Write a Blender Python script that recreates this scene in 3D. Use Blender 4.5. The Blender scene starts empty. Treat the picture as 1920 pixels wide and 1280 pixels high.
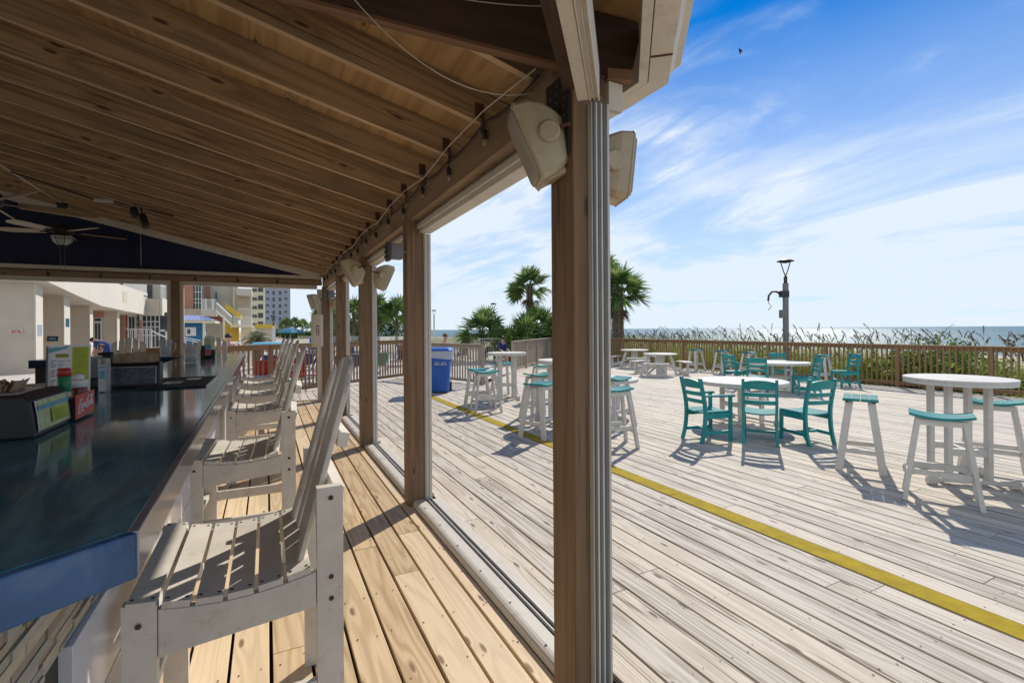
import bpy, bmesh, math, random
from mathutils import Vector, Matrix, Quaternion
R = random.Random(7)
SC = bpy.context.scene
COL = SC.collection
PI = math.pi
rad = math.radians

# ------------------------------------------------------------------ camera frame (metres, X across the deck, Y along the pavilion)
F, CX, CY, H = 900.0, 960.0, 617.3, 1.65
TH = math.atan(460 / F); RO = rad(.38)
FW = Vector((math.sin(TH), math.cos(TH), 0)); RH = Vector((math.cos(TH), -math.sin(TH), 0)); UP = Vector((0, 0, 1))
CR = RH * math.cos(RO) - UP * math.sin(RO); CU = RH * math.sin(RO) + UP * math.cos(RO)
def ray(x, y): return FW + CR * ((x - CX) / F) - CU * ((y - CY) / F)
def on_y(x, y, Y): d = ray(x, y); t = Y / d.y; return Vector((d.x * t, Y, H + d.z * t))
def on_x(x, y, X): d = ray(x, y); t = X / d.x; return Vector((X, d.y * t, H + d.z * t))
def on_z(x, y, z): d = ray(x, y); t = (z - H) / d.z; return Vector((d.x * t, d.y * t, z))

# ------------------------------------------------------------------ scene description helpers
def tag(o, label=None, cat=None, group=None, kind=None):
    if label: o['label'] = label
    if cat: o['category'] = cat
    if group: o['group'] = group
    if kind: o['kind'] = kind
    return o
def thing(name, label, cat, loc=(0, 0, 0), rz=0, group=None):
    o = bpy.data.objects.new(name, None); COL.objects.link(o); o.empty_display_size = .1
    o.location = loc; o.rotation_euler = (0, 0, rz)
    return tag(o, label, cat, group)
def kids(o): return [c for c in bpy.data.objects if c.parent == o]
def dup(root, loc, rz=0, label=None, group=None, scale=None):
    tree = [(c, kids(c)) for c in kids(root)]
    r = root.copy(); COL.objects.link(r); r.location = loc; r.rotation_euler = (0, 0, rz)
    if scale: r.scale = (scale,) * 3
    if label: r['label'] = label
    if group: r['group'] = group
    for c, gs in tree:
        n = c.copy(); COL.objects.link(n); n.parent = r
        for g in gs:
            m = g.copy(); COL.objects.link(m); m.parent = n
    return r

# ------------------------------------------------------------------ mesh builder
class MB:
    def __init__(s): s.v = []; s.f = []; s.uv = []; s.mi = []; s.sm = []
    def face(s, idx, uvs=None, mi=0, sm=False):
        s.f.append(tuple(idx)); s.mi.append(mi); s.sm.append(sm)
        s.uv.append(uvs if uvs else [(s.v[i][0], s.v[i][1]) for i in idx])
    def poly(s, pts, mi=0, uvs=None, sm=False):
        b = len(s.v); s.v += [tuple(p) for p in pts]
        s.face(range(b, b + len(pts)), uvs, mi, sm)
    def box(s, c, d, M=None, axis=0, mi=0):
        c = Vector(c); ru, rv = R.random() * 90, R.random() * 90
        h = [x / 2 for x in d]; b = len(s.v); loc = []
        for i in range(8):
            q = Vector((h[0] if i & 1 else -h[0], h[1] if i & 2 else -h[1], h[2] if i & 4 else -h[2])); loc.append(q)
            s.v.append(tuple(c + (M @ q if M else q)))
        for k, idx in ((0, (0, 4, 6, 2)), (0, (1, 3, 7, 5)), (1, (0, 1, 5, 4)), (1, (2, 6, 7, 3)), (2, (0, 2, 3, 1)), (2, (4, 5, 7, 6))):
            a = [j for j in range(3) if j != k]
            if axis in a: g = axis; o = [j for j in a if j != axis][0]
            else: g, o = a
            s.face([b + i for i in idx], [(loc[i][g] + ru, loc[i][o] + rv + k * .37) for i in idx], mi)
    def bb(s, x0, x1, y0, y1, z0, z1, axis=0, mi=0):
        s.box(((x0 + x1) / 2, (y0 + y1) / 2, (z0 + z1) / 2), (x1 - x0, y1 - y0, z1 - z0), None, axis, mi)
    def bar(s, p0, p1, w, h, up=(0, 0, 1), mi=0):
        p0 = Vector(p0); p1 = Vector(p1); x = (p1 - p0); L = x.length; x.normalize()
        u = Vector(up); y = u.cross(x)
        if y.length < 1e-5: y = Vector((0, 1, 0)).cross(x)
        y.normalize(); z = x.cross(y)
        s.box((p0 + p1) / 2, (L, w, h), Matrix((x, y, z)).transposed(), 0, mi)
    def rings(s, secs, mi=0, sm=True, cap=True, closed=True):
        n = len(secs[0]); b = len(s.v)
        for q in secs: s.v += [tuple(p) for p in q]
        ru = R.random() * 50; L = 0
        for i in range(len(secs) - 1):
            dl = (Vector(secs[i + 1][0]) - Vector(secs[i][0])).length
            for j in range(n if closed else n - 1):
                k = (j + 1) % n
                s.face((b + i * n + j, b + i * n + k, b + i * n + n + k, b + i * n + n + j),
                       [(L + ru, j * .05), (L + ru, j * .05 + .05), (L + dl + ru, j * .05 + .05), (L + dl + ru, j * .05)], mi, sm)
            L += dl
        if cap and closed:
            s.face([b + j for j in range(n)][::-1], None, mi); s.face([b + (len(secs) - 1) * n + j for j in range(n)], None, mi)
    def tube(s, pts, r, n=8, mi=0, cap=True):
        pts = [Vector(p) for p in pts]; secs = []; prev = None
        for i, p in enumerate(pts):
            t = (pts[min(i + 1, len(pts) - 1)] - pts[max(i - 1, 0)]).normalized()
            a = prev if prev else (Vector((0, 0, 1)) if abs(t.z) < .9 else Vector((1, 0, 0)))
            u = (a - t * a.dot(t)).normalized(); w = t.cross(u); prev = u
            ri = r[i] if isinstance(r, (list, tuple)) else r
            secs.append([p + u * (ri * math.cos(2 * PI * j / n)) + w * (ri * math.sin(2 * PI * j / n)) for j in range(n)])
        s.rings(secs, mi, True, cap)
    def lathe(s, prof, n=24, c=(0, 0, 0), M=None, mi=0, sm=True):
        c = Vector(c); secs = []
        for r, z in prof:
            q = [Vector((r * math.cos(2 * PI * j / n), r * math.sin(2 * PI * j / n), z)) for j in range(n)]
            secs.append([c + (M @ p if M else p) for p in q])
        s.rings(secs, mi, sm)
    def prism(s, poly, t, M=None, mi=0, ax=0):
        """polygon in local XY, extruded t along local Z"""
        M = M or Matrix(); n = len(poly); b = len(s.v); ru, rv = R.random() * 60, R.random() * 60
        for z in (0, t): s.v += [tuple(M @ Vector((x, y, z))) for x, y in poly]
        u2 = [((x + ru, y + rv) if ax == 0 else (y + ru, x + rv)) for x, y in poly]
        s.face([b + i for i in range(n)][::-1], u2[::-1], mi); s.face([b + n + i for i in range(n)], u2, mi)
        for i in range(n):
            j = (i + 1) % n
            s.face((b + i, b + j, b + n + j, b + n + i), [u2[i], u2[j], (u2[j][0], u2[j][1] + t), (u2[i][0], u2[i][1] + t)], mi)
    def build(s, name, mats, parent=None, loc=None, bevel=0, smooth=False):
        me = bpy.data.meshes.new(name); me.from_pydata(s.v, [], s.f)
        for m in (mats if isinstance(mats, (list, tuple)) else [mats]): me.materials.append(m)
        ul = me.uv_layers.new(name='UVMap'); flat = []
        for q in s.uv:
            for a in q: flat += [a[0], a[1]]
        ul.data.foreach_set('uv', flat)
        me.polygons.foreach_set('material_index', s.mi)
        me.polygons.foreach_set('use_smooth', [bool(x or smooth) for x in s.sm])
        me.update()
        o = bpy.data.objects.new(name, me); COL.objects.link(o)
        if parent: o.parent = parent
        if loc: o.location = loc
        if bevel:
            m = o.modifiers.new('bevel', 'BEVEL'); m.width = bevel; m.segments = 2; m.limit_method = 'ANGLE'; m.angle_limit = rad(50)
        return o
def rotz(a): return Matrix.Rotation(a, 3, 'Z')
def arc(cx, cy, r, a0, a1, n): return [(cx + r * math.cos(a0 + (a1 - a0) * i / n), cy + r * math.sin(a0 + (a1 - a0) * i / n)) for i in range(n + 1)]

# ------------------------------------------------------------------ materials
class NT:
    def __init__(s, name):
        s.m = bpy.data.materials.new(name); s.m.use_nodes = True; s.t = s.m.node_tree; s.n = s.t.nodes; s.l = s.t.links
        s.b = s.n['Principled BSDF']
    def add(s, t, **k):
        n = s.n.new(t)
        for a, v in k.items():
            if a in n.inputs.keys() if isinstance(a, str) and hasattr(n.inputs, 'keys') else False: n.inputs[a].default_value = v
            else: setattr(n, a, v)
        return n
    def link(s, a, b): s.l.new(a, b)
    def math(s, op, a, b=None, c=None):
        n = s.n.new('ShaderNodeMath'); n.operation = op
        for i, x in enumerate((a, b, c)):
            if x is None: continue
            if isinstance(x, (int, float)): n.inputs[i].default_value = x
            else: s.link(x, n.inputs[i])
        return n.outputs[0]
    def mix(s, f, a, b, mode='MIX'):
        n = s.n.new('ShaderNodeMix'); n.data_type = 'RGBA'; n.blend_type = mode
        for i, x in ((0, f), (6, a), (7, b)):
            if isinstance(x, (int, float)): n.inputs[i].default_value = x
            elif isinstance(x, tuple): n.inputs[i].default_value = (*x, 1)
            else: s.link(x, n.inputs[i])
        return n.outputs[2]
    def noise(s, vec, scale, detail=2, rough=.5, dist=0):
        n = s.n.new('ShaderNodeTexNoise'); n.inputs['Scale'].default_value = scale; n.inputs['Detail'].default_value = detail
        n.inputs['Roughness'].default_value = rough; n.inputs['Distortion'].default_value = dist
        if vec: s.link(vec, n.inputs['Vector'])
        return n.outputs[0]
    def coord(s, kind='Object'): return s.n.new('ShaderNodeTexCoord').outputs[kind]
    def map(s, vec, sc, loc=(0, 0, 0), rot=(0, 0, 0)):
        n = s.n.new('ShaderNodeMapping'); n.inputs['Scale'].default_value = sc; n.inputs['Location'].default_value = loc; n.inputs['Rotation'].default_value = rot
        s.link(vec, n.inputs['Vector']); return n.outputs[0]
    def ramp(s, f, stops):
        n = s.n.new('ShaderNodeValToRGB'); e = n.color_ramp.elements
        e[0].position = stops[0][0]; e[0].color = (*stops[0][1], 1); e[1].position = stops[-1][0]; e[1].color = (*stops[-1][1], 1)
        for p, c in stops[1:-1]: x = e.new(p); x.color = (*c, 1)
        s.link(f, n.inputs[0]); return n.outputs[0]
    def smooth(s, f, a, b):
        n = s.n.new('ShaderNodeMapRange'); n.interpolation_type = 'SMOOTHSTEP'; n.inputs[1].default_value = a; n.inputs[2].default_value = b
        s.link(f, n.inputs[0]); return n.outputs[0]
    def bump(s, h, st, dist=.01):
        n = s.n.new('ShaderNodeBump'); n.inputs['Strength'].default_value = st; n.inputs['Distance'].default_value = dist
        s.link(h, n.inputs['Height']); s.link(n.outputs[0], s.b.inputs['Normal'])
    def set(s, col=None, rough=None, **k):
        if col is not None:
            if isinstance(col, tuple): s.b.inputs['Base Color'].default_value = (*col, 1)
            else: s.link(col, s.b.inputs['Base Color'])
        if rough is not None:
            if isinstance(rough, (int, float)): s.b.inputs['Roughness'].default_value = rough
            else: s.link(rough, s.b.inputs['Roughness'])
        for a, v in k.items(): s.b.inputs[a.replace('_', ' ')].default_value = v
        return s.m

def wood(name, light, dark, knot, rings=7., rough=.75, rand=.25, stain=None, su=.5, sv=6.5, fib=.25, knots=.55, bump=.25, tint=None, crack=0.):
    t = NT(name); uv = t.coord('UV')
    isl = t.n.new('ShaderNodeNewGeometry').outputs['Random Per Island']
    kv = t.map(uv, (1.5, 5.2, 1))
    vo = t.n.new('ShaderNodeTexVoronoi'); vo.voronoi_dimensions = '2D'; vo.inputs['Scale'].default_value = 1.; t.link(kv, vo.inputs['Vector'])
    d = vo.outputs['Distance']; kc = t.n.new('ShaderNodeSeparateColor'); t.link(vo.outputs['Color'], kc.inputs[0])
    has = t.math('GREATER_THAN', kc.outputs[0], 1 - knots)
    near = t.math('MULTIPLY', t.math('POWER', 2.718, t.math('MULTIPLY', d, -9.)), has)
    n = t.noise(t.map(uv, (su, sv, 1)), 1., 2, .45)
    f = t.math('ADD', t.math('MULTIPLY', n, rings), t.math('MULTIPLY', near, 1.6))
    w = t.math('ADD', t.math('MULTIPLY', t.math('SINE', t.math('MULTIPLY', f, 6.283)), .5), .5)
    w = t.math('POWER', w, 1.6)
    fi = t.noise(t.map(uv, (2.5, 170., 1)), 1., 3, .6)
    st = t.noise(t.map(uv, (.3, 42., 1), (5, 3, 0)), 1., 3, .6)
    w2 = t.math('ADD', t.math('MULTIPLY', w, .55), t.math('ADD', t.math('MULTIPLY', t.math('SUBTRACT', fi, .5), fib * 1.6), t.math('MULTIPLY', t.math('SUBTRACT', st, .40), fib * 2.2)))
    w2 = t.math('MINIMUM', t.math('MAXIMUM', w2, 0.), 1.)
    col = t.mix(w2, light, dark)
    big = t.noise(t.map(uv, (.9, 2.5, 1), (31, 7, 0)), 1., 3, .55)
    if stain: col = t.mix(t.smooth(big, .52, .72), col, stain)
    if tint: col = t.mix(t.math('MULTIPLY', t.smooth(t.math('ADD', isl, t.math('MULTIPLY', big, .5)), .55, 1.15), .5), col, tint)
    val = t.math('ADD', t.math('MULTIPLY', t.math('SUBTRACT', isl, .5), rand), t.math('ADD', .85, t.math('MULTIPLY', big, .3)))
    mul = t.n.new('ShaderNodeVectorMath'); mul.operation = 'SCALE'; t.link(col, mul.inputs[0]); t.link(val, mul.inputs[3])
    kmask = t.math('MULTIPLY', t.math('SUBTRACT', 1., t.smooth(d, .035, .085)), has)
    col = t.mix(t.math('MULTIPLY', kmask, .85), mul.outputs[0], knot)
    if crack:
        ck = t.noise(t.map(uv, (.45, 26., 1), (11, 4, 0)), 1., 2, .5, .2)
        ck = t.math('MULTIPLY', t.smooth(ck, .5 + .2 * (1 - crack), .53 + .2 * (1 - crack)), t.math('SUBTRACT', 1., t.smooth(ck, .55 + .2 * (1 - crack), .58 + .2 * (1 - crack))))
        col = t.mix(t.math('MULTIPLY', ck, .8), col, knot)
    t.bump(t.math('SUBTRACT', t.math('MULTIPLY', fi, .8), t.math('MULTIPLY', w, .35)), bump, .004)
    return t.set(col, rough)
def paint(name, col, rough=.5, var=.12, scale=6., dirt=None, dirt_amt=.5, bump=0, spec=.5):
    t = NT(name); c = t.coord('Object'); n = t.noise(c, scale, 5, .6)
    dk = tuple(x * (1 - var) for x in col); lt = tuple(min(1, x * (1 + var * .6)) for x in col)
    k = t.mix(t.smooth(n, .3, .7), dk, lt)
    if dirt:
        k = t.mix(t.math('MULTIPLY', t.smooth(t.noise(c, scale * 2.7, 6, .68), .52, .75), dirt_amt), k, dirt)
    if bump: t.bump(t.noise(c, scale * 25, 3), bump, .003)
    t.b.inputs['Specular IOR Level'].default_value = spec
    return t.set(k, rough)
def plain(name, col, rough=.5, metal=0., **k):
    t = NT(name); n = t.noise(t.coord('Object'), 9., 4)
    return t.set(t.mix(n, tuple(x * .85 for x in col), tuple(min(1, x * 1.12) for x in col)), rough, Metallic=metal, **k)
def leafmat(name, a, b, c=None, rough=.5, trans=.35):
    t = NT(name); isl = t.n.new('ShaderNodeNewGeometry').outputs['Random Per Island']
    col = t.ramp(isl, [(0., a), (.6, b), (1., c or b)])
    t.set(col, max(rough, .65)); t.b.inputs['Specular IOR Level'].default_value = .2
    tr = t.n.new('ShaderNodeBsdfTranslucent'); t.link(col, tr.inputs[0])
    mx = t.n.new('ShaderNodeMixShader'); mx.inputs[0].default_value = trans
    out = t.n['Material Output']; t.link(t.b.outputs[0], mx.inputs[1]); t.link(tr.outputs[0], mx.inputs[2]); t.link(mx.outputs[0], out.inputs[0])
    return t.m
def glassy(name, col, rough=.08, alpha=.35):
    t = NT(name); return t.set(col, rough, Alpha=alpha)

M = {}
M['deck_out'] = wood('weathered_deck_wood', (.67, .605, .515), (.30, .245, .19), (.075, .05, .032), 10., .8, .16, stain=(.40, .335, .265), tint=(.60, .51, .395), knots=.42, fib=.55, bump=.5, su=.4, crack=.35)
M['deck_in'] = wood('honey_deck_wood', (.66, .485, .28), (.36, .22, .10), (.15, .075, .028), 10., .6, .28, stain=(.50, .37, .22), tint=(.64, .52, .36), knots=.45, fib=.4, sv=5.5, su=.4)
M['rafter'] = wood('brown_rafter_wood', (.44, .285, .145), (.14, .08, .037), (.05, .025, .012), 9., .75, .42, stain=(.21, .13, .068), tint=(.34, .27, .17), knots=.25, sv=4.6, fib=.5, su=.35, crack=.3)
M['rafter_lit_under'] = wood('bounce_lit_rafter_wood', (.56, .39, .24), (.40, .26, .145), (.15, .08, .04), 4., .7, .2, knots=.15)  # lighter rafter wood for the undersides, bounce light from the deck painted in
M['sheath'] = wood('roof_sheathing_wood', (.50, .31, .14), (.29, .16, .065), (.10, .05, .02), 4., .8, .3, knots=.12)
M['dark_beam'] = wood('dark_old_beam_wood', (.085, .05, .034), (.045, .026, .018), (.02, .012, .008), 5., .75, .2, knots=.2)
M['red_wood'] = wood('reddish_beam_wood', (.22, .115, .06), (.13, .065, .035), (.05, .025, .015), 5., .75, .2, knots=.2)
M['post'] = wood('stained_post_wood', (.235, .145, .078), (.14, .082, .042), (.07, .04, .022), 5., .65, .15, stain=(.20, .125, .07), knots=.25, fib=.35, sv=8., bump=.4, crack=.45)
M['beam'] = wood('stained_beam_wood', (.30, .205, .12), (.225, .145, .082), (.09, .055, .03), 5., .7, .15, stain=(.19, .125, .07), knots=.3)
M['rail'] = wood('brown_rail_wood', (.27, .155, .075), (.17, .092, .042), (.08, .05, .03), 5., .75, .3, knots=.3, tint=(.32, .20, .11))
M['rail_grey'] = wood('grey_rail_wood', (.34, .275, .21), (.24, .185, .135), (.10, .07, .05), 5., .8, .3, knots=.3)
M['fanblade'] = wood('pale_fan_blade', (.55, .46, .37), (.42, .34, .26), (.2, .15, .1), 4., .6, .1)
M['counterwood'] = wood('pale_counter_wood', (.42, .33, .22), (.31, .235, .15), (.15, .1, .06), 5., .6, .2)
M['chairw'] = paint('weathered_white_plastic_lumber', (.62, .575, .505), .55, .1, 5., (.36, .30, .235), .55, .25)
M['white'] = paint('white_plastic_lumber', (.62, .60, .56), .7, .08, 5., (.42, .38, .32), .45, .2, .25)
M['teal'] = paint('teal_plastic_lumber', (.008, .27, .275), .38, .16, 5., (.03, .22, .225), .35, .1)
M['teal_top'] = paint('teal_seat_lumber', (.03, .25, .26), .7, .14, 5., (.08, .30, .30), .4, .1, .2)
M['trim'] = paint('cream_white_trim_paint', (.62, .57, .49), .5, .06, 3., (.34, .28, .22), .45, .05)
M['alu'] = plain('dull_aluminium', (.60, .58, .54), .5, .2)
M['alu_dark'] = plain('grey_track_groove', (.16, .16, .155), .5, .3)
M['iron'] = plain('dark_iron', (.03, .027, .025), .55, .3)
M['black'] = plain('black_plastic', (.010, .010, .011), .5)
M['rust'] = plain('rusty_steel', (.10, .045, .025), .8, .2)
M['speaker'] = paint('yellowed_speaker_plastic', (.47, .395, .27), .45, .1, 9., (.30, .24, .16), .4)
M['grille'] = paint('speaker_grille', (.34, .30, .235), .6, .1, 60., (.22, .19, .14), .5)
M['bulb'] = plain('clear_bulb_glass', (.4, .36, .28), .1, 0, Alpha=.45)
M['yellow'] = paint('yellow_deck_paint', (.40, .29, .02), .85, .16, 7., (.26, .19, .04), .6, .3, .12)
M['navy'] = paint('navy_canvas', (.014, .022, .06), .9, .3, 90., (.02, .026, .05), .6, .2)
M['binblue'] = paint('blue_bin_plastic', (.012, .105, .46), .4, .1, 4., (.03, .12, .42), .4)
M['bag'] = plain('clear_bin_liner', (.6, .65, .75), .3, 0, Alpha=.7)
M['red'] = paint('red_plastic', (.40, .02, .018), .4)
M['cokered'] = paint('caddy_red', (.56, .05, .025), .45, .12, 14.)
M['paper'] = paint('white_paper', (.72, .73, .76), .6, .04)
M['kraft'] = paint('brown_napkin_paper', (.36, .26, .17), .8, .15, 14., None, 0, .5)
M['lime'] = paint('lime_green_paper', (.42, .48, .05), .6, .1)
M['ink'] = plain('grey_print_ink', (.16, .17, .22), .7)
M['skyblue'] = paint('blue_print', (.12, .36, .50), .55, .2, 20.)
M['olive'] = plain('olive_print', (.28, .29, .03), .7)
M['clear'] = plain('clear_plastic', (.75, .77, .76), .1, 0, Alpha=.35)
M['frost'] = plain('frosted_plastic', (.62, .64, .66), .3, 0, Alpha=.75)
M['green'] = plain('green_label', (.005, .19, .07), .4)
M['pizza'] = plain('grated_cheese', (.50, .45, .33), .8)
M['maroon'] = plain('maroon_sauce', (.16, .012, .014), .3)
M['dkgrey'] = plain('dark_grey_plastic', (.05, .05, .055), .35)
M['steel'] = plain('brushed_steel', (.42, .42, .44), .28, .85)
M['picdark'] = paint('dark_printed_card', (.05, .06, .085), .3, .5, 30., (.22, .30, .42), .8)
M['picgreen'] = paint('green_yellow_printed_card', (.42, .50, .22), .35, .3, 22., (.50, .46, .12), .8)
M['lampgrey'] = plain('grey_lamp_metal', (.20, .20, .20), .5, .4)
M['lampblack'] = plain('dark_lamp_metal', (.05, .052, .055), .5, .4)
M['cream'] = paint('cream_stucco', (.58, .51, .41), .85, .05, 1.2)
M['stucco'] = paint('beige_stucco', (.52, .45, .36), .85, .06, 1.2)
M['stuccow'] = paint('white_stucco', (.56, .525, .455), .8, .04, 1.)
M['pink'] = paint('salmon_stucco', (.46, .22, .15), .85, .06, 1.)
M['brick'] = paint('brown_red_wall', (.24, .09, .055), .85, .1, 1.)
M['mint'] = paint('pale_green_stucco', (.52, .53, .43), .85, .05, .8)
M['yellowwall'] = paint('yellow_stucco', (.62, .44, .06), .8, .06, .8)
M['paleyellow'] = paint('pale_yellow_stucco', (.72, .66, .46), .85, .05, .5)
M['towergrey'] = paint('blue_grey_stucco', (.34, .37, .42), .85, .05, .2)
M['bluewall'] = paint('blue_clapboard', (.008, .13, .30), .6, .1, 2.)
M['bluemetal'] = paint('blue_metal_roof', (.32, .36, .58), .4, .08, 2.)
M['glass'] = plain('window_glass', (.05, .07, .085), .08)
M['wframe'] = plain('white_window_frame', (.72, .72, .70), .5)
M['fence'] = paint('cream_metal_fence', (.66, .62, .50), .5, .05)
M['sling'] = paint('navy_sling_fabric', (.02, .03, .11), .85, .2, 14.)
M['blue_fabric'] = paint('bright_blue_fabric', (.02, .10, .38), .8, .2, 8.)
M['umbrella'] = paint('blue_umbrella_fabric', (.05, .19, .31), .8, .1, 3.)
M['cyan'] = paint('light_blue_vinyl', (.22, .55, .72), .35, .12, 4.)
M['skin'] = paint('sun_tanned_skin', (.50, .25, .16), .5, .08, 9.)
M['skin2'] = paint('pink_skin', (.62, .33, .25), .5, .08, 9.)
M['shirt'] = paint('navy_shirt_cloth', (.018, .04, .16), .85, .2, 20.)
M['shirtdk'] = paint('dark_cloth', (.015, .02, .035), .85, .2, 20.)
M['hair'] = plain('dark_hair', (.02, .012, .01), .6)
M['capbrown'] = plain('brown_cap_cloth', (.12, .06, .035), .8)
M['whitecloth'] = plain('white_cloth', (.72, .74, .78), .85)
M['bark'] = None
def stripes():
    t = NT('red_white_striped_towel'); uv = t.coord('UV'); s = t.n.new('ShaderNodeSeparateXYZ'); t.link(uv, s.inputs[0])
    k = t.math('GREATER_THAN', t.math('FRACT', t.math('MULTIPLY', s.outputs[0], 7.)), .5)
    return t.set(t.mix(k, (.70, .62, .60), (.50, .035, .06)), .9)
M['towel'] = stripes()
def barktex():
    t = NT('palm_trunk_bark'); c = t.coord('Object'); n = t.noise(c, 9., 4, .6)
    return t.set(t.ramp(n, [(.3, (.075, .055, .042)), (.7, (.21, .165, .125))]), .9)
M['bark'] = barktex()
M['boot'] = paint('palm_boot', (.30, .245, .185), .9, .35, 16.)
M['frond'] = leafmat('palm_frond', (.06, .125, .035), (.13, .22, .06), (.27, .31, .11), .6, .5)
M['frond_dead'] = leafmat('dry_palm_frond', (.11, .07, .04), (.20, .14, .085), (.16, .13, .06), .7, .2)
M['pindo'] = leafmat('pindo_frond', (.05, .09, .03), (.11, .14, .05), (.17, .16, .07), .6, .3)
M['leaf'] = leafmat('shrub_leaf', (.035, .09, .016), (.10, .19, .03), (.24, .33, .05), .5, .45)
M['leafdk'] = leafmat('dark_tree_leaf', (.02, .055, .014), (.05, .11, .025), (.10, .17, .035), .5, .35)
M['vine'] = leafmat('beach_vine_leaf', (.06, .16, .015), (.24, .38, .035), (.55, .56, .06), .5, .55)
M['grass'] = leafmat('dune_grass_blade', (.10, .17, .025), (.24, .30, .06), (.46, .42, .17), .6, .5)
M['oat'] = leafmat('sea_oat_head', (.07, .04, .025), (.13, .085, .05), (.22, .15, .09), .9, .25)
def countertop():
    t = NT('dark_teal_epoxy_top'); c = t.coord('Object')
    n = t.noise(t.map(c, (3.2, 1.1, 1), rot=(0, 0, .5)), 1.3, 6, .62, 1.6)
    col = t.ramp(n, [(.26, (.018, .062, .085)), (.47, (.042, .15, .19)), (.70, (.11, .29, .33))])
    r = t.math('ADD', .03, t.math('MULTIPLY', t.noise(c, 2.2, 6, .7), .17))
    t.bump(t.noise(t.map(c, (14, 3, 1)), 1., 4, .6), .05, .004)
    t.b.inputs['Coat Weight'].default_value = .15; t.b.inputs['Coat Roughness'].default_value = .06
    return t.set(col, r)
M['top'] = countertop()
def epoxyedge():
    t = NT('blue_epoxy_edge'); c = t.coord('Object'); n = t.noise(t.map(c, (5, 5, 2.5)), 1., 6, .65, .8)
    return t.set(t.ramp(n, [(.3, (.015, .05, .14)), (.52, (.04, .115, .25)), (.75, (.13, .22, .34))]), .22)
M['edge'] = epoxyedge()
M['edge_clear'] = plain('grey_epoxy_edge', (.30, .29, .30), .12, .35)
def tilemat():
    t = NT('stacked_stone_tile'); isl = t.n.new('ShaderNodeNewGeometry').outputs['Random Per Island']
    col = t.ramp(isl, [(0, (.30, .30, .24)), (.3, (.42, .38, .27)), (.5, (.36, .36, .33)), (.7, (.50, .42, .29)), (.86, (.30, .20, .14)), (1., (.44, .43, .36))])
    n = t.noise(t.coord('Object'), 30, 4); k = t.mix(n, (.75, .75, .75), (1.15, 1.15, 1.15))
    return t.set(t.mix(1., col, k, 'MULTIPLY'), .5)
M['tile'] = tilemat()
M['grout'] = plain('dark_grout', (.05, .045, .04), .9)
M['bartile'] = paint('glossy_pale_panel', (.62, .63, .66), .18, .06, 3.)
def ground():
    t = NT('dune_sand'); c = t.coord('Object'); n = t.noise(c, .8, 6, .65)
    n2 = t.noise(c, 22., 3)
    return t.set(t.mix(n2, t.ramp(n, [(.35, (.34, .29, .22)), (.65, (.50, .45, .36))]), (.46, .41, .33)), .95)
M['sand'] = ground()
def concrete():
    t = NT('pool_deck_concrete'); c = t.coord('Object'); n = t.noise(c, .6, 6, .6); n2 = t.noise(c, 30., 3)
    return t.set(t.mix(t.math('MULTIPLY', n2, .3), t.ramp(n, [(.3, (.50, .44, .38)), (.7, (.62, .56, .50))]), (.4, .36, .32)), .85)
M['concrete'] = concrete()
def sea():
    t = NT('sea_water'); c = t.coord('Object')
    n = t.noise(t.map(c, (.55, .16, 1), rot=(0, 0, .15)), 1., 8, .62)
    n2 = t.noise(t.map(c, (.012, .004, 1)), 1., 4, .6)
    t.bump(t.math('ADD', n, t.math('MULTIPLY', n2, 1.)), .9, 1.2)
    t.b.inputs['Specular IOR Level'].default_value = .16
    return t.set(t.mix(n2, (.02, .10, .135), (.04, .16, .195)), .3, IOR=1.33)
M['sea'] = sea()
M['pool'] = plain('pool_water', (.05, .32, .42), .08)
# ================================================================== the setting: ground, decks, sea
POOLZ = -.15
def build_ground():
    xs = [-6000, -800, -200, -60, -20, 0, 8, 15.3, 15.9, 18, 21, 24, 28, 33, 40, 50, 60, 75, 100, 200, 800, 6000]
    ys = [-6000, -800, -100, -20, -8, -2, 2, 6, 10, 14, 18, 22, 26, 30, 36, 44, 54, 70, 100, 160, 300, 900, 6000]
    def z(x, y):
        if x < 15.3: return -.28
        if x < 16: return -.2
        if x < 33: return -.2 + .35 * math.sin(min(1, (x - 16) / 12) * PI / 2) + .12 * math.sin(x * 1.3 + y * .7)
        if x < 75: return .15 - 4.9 * (x - 33) / 42
        return -4.75 - min(4, (x - 75) * .03)
    b = MB(); n = len(ys)
    for x in xs:
        for y in ys: b.v.append((x, y, z(x, y)))
    for i in range(len(xs) - 1):
        for j in range(n - 1): b.face((i * n + j, (i + 1) * n + j, (i + 1) * n + j + 1, i * n + j + 1), sm=True)
    tag(b.build('ground', M['sand']), kind='structure')
    b = MB(); b.poly([(58, -9000, -3.6), (30000, -9000, -3.6), (30000, 40000, -3.6), (58, 40000, -3.6)])
    tag(b.build('sea', M['sea']), kind='structure')
    b = MB(); b.poly([(-40, 13.2, POOLZ), (4.5, 13.2, POOLZ), (14.5, 23.4, POOLZ), (15.2, 26.0, POOLZ), (15.2, 75, POOLZ), (-40, 75, POOLZ)])
    tag(b.build('pool_deck', M['concrete']), kind='structure')
    b = MB(); b.poly([(-1, 33, POOLZ + .004), (7, 31, POOLZ + .004), (11, 39, POOLZ + .004), (1.5, 44, POOLZ + .004)])
    tag(b.build('swimming_pool', M['pool']), kind='structure')
build_ground()

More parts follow.
